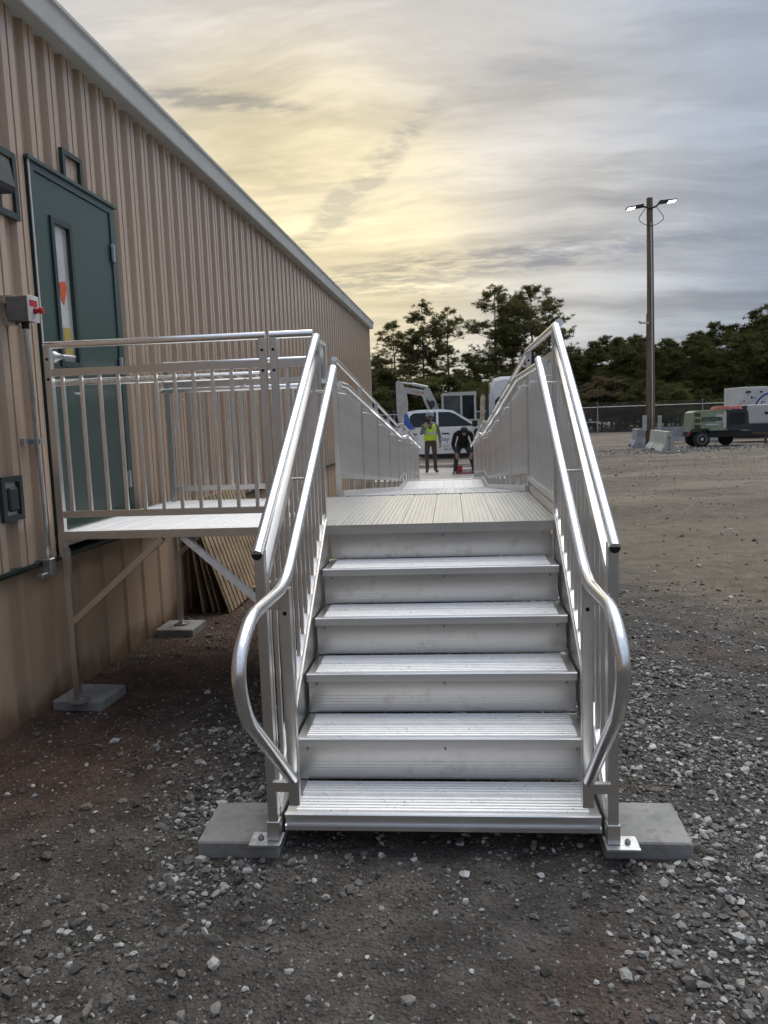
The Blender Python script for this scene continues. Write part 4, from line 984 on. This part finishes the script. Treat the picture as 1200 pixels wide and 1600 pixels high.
MB().box(-2.30, -2.14, -.50, -.4702, 1.2, 1.75).box(-2.55, -2.05, -.52, -.18, .15, .9).build('bucket_link', A['lightgrey'], t)
xform(text_mb('bobcat', .18), Matrix.Translation((-1.78, -.4525, 2.76)) @ Matrix.Rotation(R(-9)*-0-R(0), 4, 'Y') @ Matrix.Rotation(R(9), 4, 'Y') @ TXT_FRONT).build('lettering', A['red'], t)
MB().tube([(-.6, -.85, 2.2), (-.95, -.9, 2.3)], .02, 6).box(-1.05, -.85, -.95, -.88, 2.1, 2.4, .02).build('mirror', A['charcoal'], t)

# towable air compressor
t = thing('air_compressor', 'sage green towable air compressor on two wheels in the yard', 'compressor', (11.40, 36.2, 0), R(-3))
slab_poly([(-.88, .66), (-.80, 1.50), (-.62, 1.58), (.62, 1.60), (.62, .72)], -.72, .72, 'hood', 'cgreen', t)
slab_poly([(.622, .74), (.622, 1.585), (1.46, 1.53), (1.52, 1.42), (1.56, .80)], -.74, .74, 'radiator_housing', 'charcoal', t)
lv = MB()
for k in range(10): x_ = .74+k*.068; lv.bar((x_, -.752, .95), (x_+.02, -.752, 1.47), .022, .035, (0, 1, 0))
lv.build('louvers', A['black'], t)
MB().box(.50, .615, -.726, -.7205, .80, 1.50).box(.20, .49, -.727, -.7205, 1.06, 1.40).build('side_panel', A['label'], t)
MB().box(-.42, .45, -.727, -.7205, 1.10, 1.29).build('name_panel', A['charcoal'], t)
xform(text_mb('SULLAIR', .165), Matrix.Translation((-.36, -.7285, 1.135)) @ TXT_FRONT).build('lettering', A['cgreen'], t)
MB().box(-.25, .3, -.7265, -.7205, .93, .99).build('white_decal', A['label'], t)
for k, z in enumerate((.80, 1.06, 1.32)): MB().box(-.72, -.46, -.7268, -.7205, z, z+.17).build('warning_label', A['rust'], t)
MB().prism([(-.92, .45), (-.90, .66), (1.75, .66), (1.75, .45), (.2, .38)], 'y', -.55, .55).build('chassis', A['black'], t)
for s in (-1,): MB().prism([(-.92+.0, .62), (-.86, .78), (-.2, .80), (.0, .62), (-.06, .62), (-.24, .74), (-.80, .72)], 'y', -.92, -.60).build('fender', A['black'], t)
wheel(t, (-.42, -.76, .33), .34, .22, -1, 'label'); wheel(t, (-.42, .76, .33), .34, .22, 1)
wheel(t, (.95, .55, .31), .32, .2, -1, 'black')
MB().bar((1.7, 0, .50), (3.3, -.2, .46), .09, .09).bar((3.1, -.2, .03), (3.1, -.2, .7), .07, .07).bar((2.45, -.1, .03), (2.45, -.1, .55), .08, .08).build('tow_bar', A['rust'], t)
MB().box(-.93, -.905, -.70, -.50, .52, .68).build('tail_light', A['red'], t)
o = MB()
for k in range(3):
    ps = [(math.cos(a_)*(.66-.05*k), math.sin(a_)*(.40-.03*k), .022+.05*k+.012*math.sin(3*a_+k)) for a_ in [2*math.pi*i/28 for i in range(29)]]
    o.tube(ps, .024, 8)
o.tube([(.4, 0, .12), (.62, -.02, .2), (.70, -.05, .36)], .022, 8)
tag(o.build('hose_coil', A['hose'], None, (12.15, 36.0, 1.60)), 'coiled red air hose lying on top of the green compressor', 'hose')
# generator on trailer
t = thing('mobile_generator', 'off-white and charcoal mobile generator on a trailer behind the compressor', 'generator', (15.3, 39.6, 0), R(-4))
MB().box(-1.15, 2.6, -.75, .75, .86, 1.78, .03).build('enclosure', A['genwhite'], t)
MB().box(-1.45, -1.152, -.74, .74, .80, 1.76, .03).build('end_cap', A['charcoal'], t)
MB().prism([(-1.5, .38), (-1.5, .858), (2.7, .858), (2.7, .60), (1.15, .60), (1.0, .78), (.35, .78), (.15, .55), (-.2, .38)], 'y', -.86, .86).build('base_skirt', A['charcoal'], t)
MB().prism([(.62+.56*math.cos(R(a)), .36+.5*math.sin(R(a))) for a in range(0, 181, 18)]+[(.62+.46*math.cos(R(a)), .36+.42*math.sin(R(a))) for a in range(180, -1, -18)], 'y', -.98, -.80).build('fender', A['charcoal'], t)
wheel(t, (.62, -.86, .36), .37, .22, -1, 'grey'); wheel(t, (.62, .86, .36), .37, .22, 1)
MB().box(-1.08, .02, -.762, -.7505, .93, 1.70, .004).build('access_door', A['genwhite'], t)
MB().box(-.36, -.14, -.772, -.7625, 1.30, 1.42).build('latch', A['black'], t)
MB().box(.26, .66, -.765, -.7505, .93, 1.34).build('control_opening', A['black'], t)
MB().box(.26, .66, -.765, -.7505, 1.40, 1.62).build('control_panel', A['rust'], t)
MB().box(.80, 1.9, -.762, -.7505, .93, 1.70, .004).build('access_door', A['genwhite'], t)
MB().box(.86, 1.3, -.785, -.7625, 1.46, 1.66, .04).build('grab_recess', A['black'], t)
MB().bar((-1.5, 0, .45), (-2.7, -.1, .42), .1, .1).build('tow_bar', A['charcoal'], t)
MB().bar((-1.3, -.2, 1.79), (-1.28, -.2, 2.05), .05, .05).bar((-1.30, -.22, 2.03), (-1.48, -.2, 1.92), .05, .04).build('lifting_eye', A['lightgrey'], t)
# box container behind
t = thing('equipment_container', 'white box container with a blue ring and letter E', 'container', (15.75, 44.2, 0), R(6))
MB().box(0, 6, .0, 2.2, .5, 2.76, .015).build('box', A['cream'], t)
MB().box(.02, 5.98, -.012, -.0005, 1.0, 2.64).build('side_print', A['label'], t)
k = MB()
for i in range(26):
    a_, c_ = random.uniform(.06, 2.6), random.uniform(1.75, 2.56); w_ = random.uniform(.05, .22); k.box(a_, a_+w_, -.0165-.0004*i*.2, -.0125, c_, c_+random.uniform(.03, .14))
k.build('dark_print_marks', A['charcoal'], t)
ringo = [(1.62+1.05*math.cos(R(a)), 1.45+1.05*math.sin(R(a))) for a in range(0, 360, 10)]
MB().prism(ringo, 'y', -.034, -.028).build('white_disc', A['cream'], t)
rb = MB()
for i in range(36):
    a0, a1 = R(i*10), R(i*10+10)
    vs_ = [(1.62+r_*math.cos(a_), y_, 1.45+r_*math.sin(a_)) for y_ in (-.042, -.0345) for r_ in (.90, 1.0) for a_ in (a0, a1)]
    rb.add(vs_, [(0,1,3,2),(4,6,7,5),(0,4,5,1),(2,3,7,6)])
rb.build('blue_ring', A['blue'], t)
xform(text_mb('E', .52, .006), Matrix.Translation((.98, -.046, 1.60)) @ TXT_FRONT).build('lettering', A['blue'], t)
MB().box(.2, 5.8, .1, 2.1, 0, .499).build('skid', A['black'], t)
o = MB().lathe([(.02, 0), (.28, .04), (.34, .16), (.25, .28), (.06, .33)], (0, 0, -.05), 'z', 12)
tag(o.build('boulder', A['barrier'], None, (13.75, 34.3, 0)), 'pale rounded boulder on the gravel at the right picture edge', 'boulder')

# ------------------------------------------------------------------ people
def skin_body(name, joints, edges, mats, parent, assign, sub=2):
    me = bpy.data.meshes.new(name); me.from_pydata([j[0] for j in joints], edges, [])
    ob = bpy.data.objects.new(name, me); COL.objects.link(ob)
    sk = ob.modifiers.new('skin', 'SKIN'); sk.use_smooth_shade = True
    for i, j in enumerate(joints):
        d = me.skin_vertices[0].data[i]; r_ = j[1]; d.radius = r_ if isinstance(r_, tuple) else (r_, r_); d.use_root = (i == 0)
    ss = ob.modifiers.new('sub', 'SUBSURF'); ss.levels = sub; ss.render_levels = sub
    dg = bpy.context.evaluated_depsgraph_get(); m2 = bpy.data.meshes.new_from_object(ob.evaluated_get(dg))
    bpy.data.objects.remove(ob); m2.name = name; m2.materials.clear()
    for mm in mats: m2.materials.append(mm)
    for p in m2.polygons: p.use_smooth = True; p.material_index = assign(p.center)
    return link(name, m2, parent)
def hand_joints(J, E_, wrist, base, dirv_, side, curl):
    """five fingers from a palm vertex; dirv_ palm direction, side = thumb side vector"""
    d = Vector(dirv_).normalized(); s_ = Vector(side).normalized(); c_ = Vector(curl).normalized()
    b0 = Vector(base)
    for k, (off, ln) in enumerate(((.030, .075), (.010, .085), (-.010, .080), (-.030, .062))):
        r0 = b0+d*.035+s_*off; i0 = len(J); J.append((tuple(r0), .010)); E_.append((wrist, i0))
        J.append((tuple(r0+d*ln*.5+c_*ln*.18), .009)); E_.append((i0, i0+1)); J.append((tuple(r0+d*ln*.75+c_*ln*.6), .008)); E_.append((i0+1, i0+2))
    i0 = len(J); J.append((tuple(b0+s_*.042+d*.0), .011)); E_.append((wrist, i0)); J.append((tuple(b0+s_*.058+d*.045+c_*.02), .009)); E_.append((i0, i0+1))
def head(parent, c, s, fwd, beard=False):
    """head mesh with brow, nose, chin, ears; c = centre, fwd unit facing"""
    f = Vector(fwd).normalized(); sd = f.cross(Vector((0, 0, 1))).normalized() if abs(f.z) < .95 else Vector((1, 0, 0)); u_ = sd.cross(f)
    bm = bmesh.new(); bmesh.ops.create_uvsphere(bm, u_segments=20, v_segments=14, radius=1)
    for v in bm.verts:
        x_, y_, z_ = v.co          # local: x side, y forward, z up
        w = .076*(1-.18*max(0, -z_)); X_, Y_, Z_ = x_*w, y_*.098, z_*.118
        if z_ < -.3 and y_ > 0: Y_ += .012*(-z_)
        if abs(x_) < .22 and y_ > .75 and -.35 < z_ < .2: Y_ += .024*(1-abs(x_)/.22)*(1 if z_ < -.05 else .6)
        if .1 < z_ < .3 and y_ > .7 and .2 < abs(x_) < .55: Y_ -= .008
        if abs(y_) < .22 and abs(x_) > .85 and -.25 < z_ < .25: X_ *= 1.16
        v.co = Vector(c)+sd*X_*s+f*Y_*s+u_*Z_*s
    me = bpy.data.meshes.new('head'); bm.to_mesh(me); bm.free(); me.materials.append(A['skin'])
    for p in me.polygons: p.use_smooth = True
    h = link('head', me, parent)
    def P(a, b, c_): return tuple(Vector(c)+sd*a*s+f*b*s+u_*c_*s)
    for k in (-1, 1): MB().lathe([(.004, -.004), (.010, -.002), (.010, .002), (.004, .004)], P(k*.032, .090, .012), 'y', 8).build('eye', A['hair'], h)
    MB().tube([P(-.024, .092, -.058), P(0, .100, -.056), P(.024, .092, -.058)], .006, 6).build('mouth', A['rust'], h)
    return h, P, (sd, f, u_)
# worker with hard hat and vest, holding a phone up
wp = Vector((-.62, 23.55, .012))
t = thing('person', 'person in lime safety vest and grey hard hat holding up a phone', 'person', wp)
J = [((0, .0, .96), (.15, .11)), ((0, .005, 1.12), (.155, .115)), ((0, .01, 1.32), (.175, .12)), ((0, .015, 1.46), (.11, .09)), ((0, .0, 1.53), .058), ((0, -.015, 1.58), .05)]
E_ = [(0, 1), (1, 2), (2, 3), (3, 4), (4, 5)]
def leg(hip, knee, ank, toe, r=(.095, .068, .055)):
    i = len(J); J.append((hip, r[0])); E_.append((0, i)); J.append((knee, r[1])); E_.append((i, i+1)); J.append((ank, r[2])); E_.append((i+1, i+2)); J.append((toe, (.042, .045))); E_.append((i+2, i+3))
leg((-.10, 0, .90), (-.12, -.01, .50), (-.12, .02, .09), (-.14, -.15, .045)); leg((.10, 0, .90), (.12, .0, .50), (.13, .03, .09), (.20, -.13, .045))
def arm(sh, el, wr_, pd, side, curl, r=(.062, .050, .036)):
    i = len(J); J.append((sh, r[0])); E_.append((3, i)); J.append((el, r[1])); E_.append((i, i+1)); J.append((wr_, r[2])); E_.append((i+1, i+2))
    pm = Vector(wr_)+Vector(pd).normalized()*.05; J.append((tuple(pm), (.036, .022))); E_.append((i+2, i+3)); hand_joints(J, E_, i+3, pm, pd, side, curl)
arm((-.20, .01, 1.43), (-.27, -.10, 1.17), (-.08, -.28, 1.43), (.25, -.1, .45), (.6, 0, -.5), (.6, .1, .2))
arm((.20, .01, 1.43), (.27, .02, 1.14), (.29, -.06, .92), (.05, -.1, -1), (0, -1, 0), (-.4, -.3, -.3))
def asg(c):
    if c.z < .10: return 3
    if c.z < .98: return 1 if not (c.z > .70 and c.x > .22) else (2 if c.z < .90 else 0)
    if c.x < .06 and c.y < -.27 and c.z > 1.38: return 2
    if c.z > 1.50: return 2
    return 0
skin_body('body', J, E_, [A['hoodg'], A['pants'], A['skin'], A['boot']], t, asg)
h, P, ax = head(t, (0, -.035, 1.665), 1.0, (0, -1, -.08))
MB().lathe([(.070, -.06), (.082, -.02), (.075, .01)], P(0, .0, -.055), 'z', 14).build('beard', A['hair'], h)
hat = [(.128, 0), (.122, .02), (.118, .06), (.098, .115), (.055, .15), (.012, .158)]
mb = MB().lathe(hat, (0, -.03, 1.70), 'z', 20); mb.prism([(-.09, -.14), (-.05, -.19), (.05, -.19), (.09, -.14)], 'z', 1.70, 1.712); mb.build('hard_hat', A['hat'], t)
MB().box(-.065, .065, -.150, -.128, 1.655, 1.69, .006).build('sunglasses', A['black'], t)
def vest():
    mb = MB(); rings = [(.98, .185, .145), (1.08, .19, .15), (1.20, .195, .15), (1.32, .205, .152), (1.42, .19, .14), (1.47, .15, .115)]
    n = 24; vs_ = []
    for z_, a_, b_ in rings:
        for j in range(n):
            an = 2*math.pi*j/n; vs_.append((a_*math.cos(an), .008+b_*math.sin(an), z_))
    fs_ = []
    for i in range(len(rings)-1):
        for j in range(n):
            an = 2*math.pi*(j+.5)/n; x_ = math.cos(an); fr_ = math.sin(an) < 0
            if fr_ and i == 3 and abs(x_) < .2: continue
            if fr_ and i == 4 and abs(x_) < .48: continue
            if i >= 3 and abs(x_) > .93: continue
            fs_.append((i*n+j, i*n+(j+1) % n, (i+1)*n+(j+1) % n, (i+1)*n+j))
    mb.add(vs_, fs_, True); return mb
vo_ = vest().build('safety_vest', A['vest'], t)
sm = vo_.modifiers.new('thick', 'SOLIDIFY'); sm.thickness = .008
def band(z0, z1, a_, b_, m, nm):
    mb = MB(); n = 24; vs_ = [((a_)*math.cos(2*math.pi*j/n), .008+b_*math.sin(2*math.pi*j/n), z_) for z_ in (z0, z1) for j in range(n)]
    mb.add(vs_, [(j, (j+1) % n, n+(j+1) % n, n+j) for j in range(n)], True); return mb.build(nm, A[m], vo_)
band(1.16, 1.21, .203, .160, 'tape', 'reflective_band')
MB().bar((-.10, -.155, 1.16), (-.115, -.135, 1.42), .04, .006, (0, 1, 0)).bar((.10, -.155, 1.16), (.115, -.135, 1.42), .04, .006, (0, 1, 0)).build('reflective_strip', A['tape'], vo_)
o = MB().box(-.04, .04, -.006, .006, -.075, .075, .005).build('phone', A['black'], None, wp+Vector((-.035, -.335, 1.56))); tag(o, 'dark phone held up in front of the face of the vested person', 'phone')
# bending worker, hands on knees
wp = Vector((.34, 22.55, .012))
t = thing('person', 'person in black hoodie bending forward with hands on knees', 'person', wp)
J = [((0, .22, .86), (.15, .12)), ((0, .10, 1.02), (.155, .12)), ((0, -.06, 1.16), (.185, .13)), ((0, -.16, 1.22), (.12, .10)), ((0, -.21, 1.235), .06), ((0, -.26, 1.23), .055)]
E_ = [(0, 1), (1, 2), (2, 3), (3, 4), (4, 5)]
leg((-.12, .18, .82), (-.21, -.06, .47), (-.25, .06, .09), (-.31, -.11, .045), (.10, .075, .058)); leg((.12, .18, .82), (.22, -.06, .47), (.31, .06, .09), (.35, -.11, .045), (.10, .075, .058))
arm((-.22, -.12, 1.17), (-.30, -.14, .86), (-.20, -.17, .62), (.15, -.05, -1), (1, 0, 0), (.2, -.5, -.5), (.075, .062, .04)); arm((.22, -.12, 1.17), (.31, -.14, .86), (.22, -.17, .60), (-.1, -.05, -1), (-1, 0, 0), (-.2, -.5, -.5), (.075, .062, .04))
def asg2(c):
    if c.z < .10: return 3
    if c.y < -.13 and .44 < c.z < .635 and abs(c.x) > .10: return 2
    if c.z < .80: return 1
    return 0
skin_body('body', J, E_, [A['cloth'], A['jeans'], A['skin'], A['hat']], t, asg2)
h, P, ax = head(t, (0.03, -.33, 1.235), 1.0, (0.0, -.80, -.60))
capm = MB().lathe([(.102, -.01), (.106, .03), (.098, .08), (.06, .118), (.01, .128)], (0, 0, 0), 'z', 18)
zq = Vector((0, 0, 1)).rotation_difference(ax[2]); xform(capm, Matrix.Translation(P(0, -.012, .01)) @ zq.to_matrix().to_4x4()); capm.build('beanie', A['hair'], t)
# toolbox by the bending person
t = thing('tool_case', 'open red and white tool case on the pavement between the feet', 'tool case', (.38, 22.95, .012))
MB().box(-.26, .26, -.13, .13, 0, .03).box(-.26, -.20, -.13, .13, .03, .27).box(.20, .26, -.13, .13, .03, .27).build('frame', A['red'], t)
MB().box(-.199, .199, -.10, .12, .031, .14).build('tray', A['label'], t)
MB().bar((-.19, -.08, .16), (.19, -.02, .25), .05, .03).build('spirit_level', A['lightgrey'], t)
MB().box(-.23, -.08, -.135, -.102, .05, .24).build('side_pouch', A['red'], t)

# ------------------------------------------------------------------ trees
def pine(seed, H, crown0, spread, ntuft, open_=1.0, m='needle', low=0.0, tuft=.34):
    """pine: trunk mesh + crown mesh (limbs carry needle tufts), base at origin"""
    r = random.Random(seed); tr = MB()
    bend = [(r.uniform(-.02, .02)*H*.3, r.uniform(-.02, .02)*H*.3) for _ in range(6)]
    pts = []; 
    for i in range(7):
        f = i/6; bx_, by_ = bend[min(i, 5)]; pts.append(Vector((bx_*f, by_*f, H*.98*f)))
    r0 = .014*H
    tr.tube([Vector((0, 0, -.3))]+pts[1:], [r0*1.15]+[r0*(1-.88*i/6) for i in range(1, 7)], 7)
    def axis(z): 
        f = min(max(z/(H*.98), 0), .9999)*6; i = int(f); return pts[i].lerp(pts[i+1], f-i)
    verts, faces = [], []
    nl = int(26+H*1.2); limbs = []
    for k in range(nl):
        f = crown0+(1-crown0)*((k+r.random())/nl)**.85; z = H*f
        prof = math.sin(math.pi*min(1, ((f-crown0)/(1-crown0))*.80+.20))**.7
        ln = spread*prof*r.uniform(.55, 1.12); a = r.uniform(0, 2*math.pi); rise = r.uniform(-.05, .45)+.5*(f-.6)
        p0 = axis(z); p1 = p0+Vector((math.cos(a)*ln*.55, math.sin(a)*ln*.55, ln*rise*.35)); p2 = p0+Vector((math.cos(a)*ln, math.sin(a)*ln, ln*rise))
        if p2.z > H: p2.z = H
        rr = r0*.30*(1.2-f); tr.tube([p0, p1, p2], [rr, rr*.7, rr*.25], 4, False); limbs.append((p0, p1, p2, ln))
    # a few bare lower stubs
    for k in range(int(5*open_)):
        z = H*r.uniform(crown0*.45, crown0); a = r.uniform(0, 6.28); l_ = r.uniform(.5, 1.4); p0 = axis(z)
        tr.tube([p0, p0+Vector((math.cos(a)*l_, math.sin(a)*l_, r.uniform(-.1, .4)))], [r0*.14, r0*.05], 3, False)
    wts = [l[3] for l in limbs]
    for k in range(ntuft):
        p0, p1, p2, ln = r.choices(limbs, wts)[0]; u = r.uniform(.35, 1.0)**.7
        q0 = (p0.lerp(p1, u/.55) if u < .55 else p1.lerp(p2, (u-.55)/.45)); sp_ = .17*ln+.10
        c = q0+Vector((r.gauss(0, sp_), r.gauss(0, sp_), abs(r.gauss(.05, sp_*.6))))
        if open_ > 1 and (c-q0).length > .3: tr.tube([q0, c], [.03, .012], 3, False)
        cr_ = tuft*r.uniform(.7, 1.25)
        for j in range(28):
            d = Vector((r.gauss(0, 1), r.gauss(0, 1), r.gauss(.25, .7))).normalized()
            b_0 = c+Vector((d.x*.45, d.y*.45, d.z*.30))*cr_*r.random()
            tip = b_0+d*cr_*r.uniform(.55, 1.0); s_ = d.cross(Vector((r.gauss(0, 1), r.gauss(0, 1), r.gauss(0, 1)))).normalized()*cr_*.08
            b0 = len(verts); verts += [b_0-s_, b_0+s_, tip]; faces.append((b0, b0+1, b0+2))
    tm = tr.mesh('trunk', A['bark'], False)
    cm = bpy.data.meshes.new('crown'); cm.from_pydata([tuple(v) for v in verts], [], faces); cm.materials.append(A[m]); cm.update()
    return tm, cm
OPEN = [pine(s, 14, c0, sp, n_, 1.5, 'needle', tuft=.36) for s, c0, sp, n_ in ((1, .31, 3.3, 760), (2, .37, 3.0, 620), (3, .40, 2.5, 420), (4, .33, 3.0, 680), (5, .28, 3.6, 860))]
DENSE = [pine(s, 11, c0, sp, n_, .6, 'needled', tuft=.40) for s, c0, sp, n_ in ((11, .12, 2.6, 860), (12, .16, 2.9, 920), (13, .08, 2.3, 800), (14, .14, 3.1, 960))]
SHRUB = [pine(s, 5, .06, 2.3, 320, .3, m_, tuft=.40) for s, m_ in ((21, 'needled'), (22, 'needle'), (23, 'brush'))]
def plant_tree(name, variant, x, y, h, h0, label, group, wide=1.0):
    t = thing(name, label, 'tree', (x, y, float(gz(x, y))), random.uniform(0, 6.28), group)
    s_ = h/h0; t.scale = (s_*wide, s_*wide, s_)
    link('trunk', variant[0], t); link('crown', variant[1], t); return t
GO_ = 'tall open pines behind the parked vehicles'
for v, x, y, h, wd, lab in ((0, -5.8, 84, 11.8, 1.05, 'broad open pine nearest the building corner'), (1, -2.7, 83, 13.6, .95, 'tall open pine above the excavator boom'),
        (2, -.1, 85, 13.4, .95, 'slender sparse pine above the white pickup cab'), (3, 5.0, 86, 15.4, 1.0, 'tall pine above the white van, left of its pair'),
        (4, 9.1, 88, 15.6, 1.05, 'tallest broad pine rising behind the top of the right railing'), (1, 7.2, 91, 15.2, .9, 'tall pine standing between the two tallest pines'),
        (2, 11.6, 93, 13.8, .9, 'thin pine at the right edge of the tall pine group')):
    plant_tree('pine_tree', OPEN[v], x, y, h, 14, lab, GO_, wd)
plant_tree('pine_tree', DENSE[1], 1.9, 80, 8.0, 11, 'short bushy pine between the slender pine and the van', GO_, .8)
plant_tree('pine_tree', DENSE[0], -7.9, 86, 8.6, 11, 'dense dark pine beside the building corner', GO_, .85)
GF = 'dark pines of the wood behind the fence'
rr_ = random.Random(5); k = 0
prof = [(12.5, 8.6), (16, 9.9), (18.5, 10.6), (21, 10.2), (23.5, 8.4), (26.5, 10.4), (29.5, 10.6), (32, 11.6), (35, 12.6), (38, 13.2), (41, 13.4), (45, 13.8), (50, 14)]
for row in range(3):
    xx = 11.5+row*1.1
    while xx < 50:
        h = np.interp(xx, [p_[0] for p_ in prof], [p_[1] for p_ in prof])*(.84+.16*row/2)*rr_.uniform(.92, 1.04)
        plant_tree('forest_pine', DENSE[k % 4], xx, 76+row*6.5+rr_.uniform(-2, 2), h, 11, 'dark dense pine in the wood behind the chain link fence', GF, rr_.uniform(.85, 1.1)); k += 1
        xx += rr_.uniform(1.6, 2.5)
GS = 'evergreen bushes at the foot of the pines'
for k in range(46):
    xx = -12+k*1.42+rr_.uniform(-.5, .5); yy = rr_.uniform(66, 76)
    v = SHRUB[rr_.choice((0, 0, 1, 2))]; h = rr_.uniform(2.6, 5.0)+(1.2 if xx < 12 else 0)
    plant_tree('bush', v, xx, yy, h, 5, {0: 'low dark evergreen bush at the foot of the pines', 1: 'low olive green bush at the foot of the pines', 2: 'brown winter brush at the foot of the pines'}[SHRUB.index(v)], GS, rr_.uniform(1.0, 1.5))['category'] = 'bush'
GD = 'distant trees beyond the pines'
for k in range(26):
    xx = -34+k*5.0+rr_.uniform(-1.5, 1.5); plant_tree('distant_tree', DENSE[k % 4], xx, rr_.uniform(118, 140), rr_.uniform(8.5, 11), 11, 'distant dark tree on the skyline beyond the pines', GD, 1.3)
# a bare winter tree in the skyline gap
r = random.Random(3); bt = MB()
def branch(p, d, l_, rad, dep):
    e_ = p+d*l_; bt.tube([p, p.lerp(e_, .5)+Vector((r.gauss(0, .05), r.gauss(0, .05), 0))*l_, e_], [rad, rad*.8, rad*.55], 5, False)
    if dep: 
        for _ in range(3): branch(p.lerp(e_, r.uniform(.55, 1)), (d+Vector((r.gauss(0, .45), r.gauss(0, .45), r.uniform(0, .4)))).normalized(), l_*r.uniform(.5, .75), rad*.5, dep-1)
branch(Vector((0, 0, -.2)), Vector((0, 0, 1)), 4.6, .13, 5)
t = thing('bare_tree', 'leafless tree poking above the dark pines right of the light pole', 'tree', (23.2, 82, 0)); bt.build('trunk', A['bark'], t, fix=False)

SC.render.engine = 'CYCLES'
CY = SC.cycles; CY.max_bounces = 4; CY.diffuse_bounces = 2; CY.glossy_bounces = 3; CY.use_adaptive_sampling = True; CY.adaptive_threshold = .03; CY.transparent_max_bounces = 12; CY.transmission_bounces = 2
SC.render.resolution_x, SC.render.resolution_y = 768, 1024
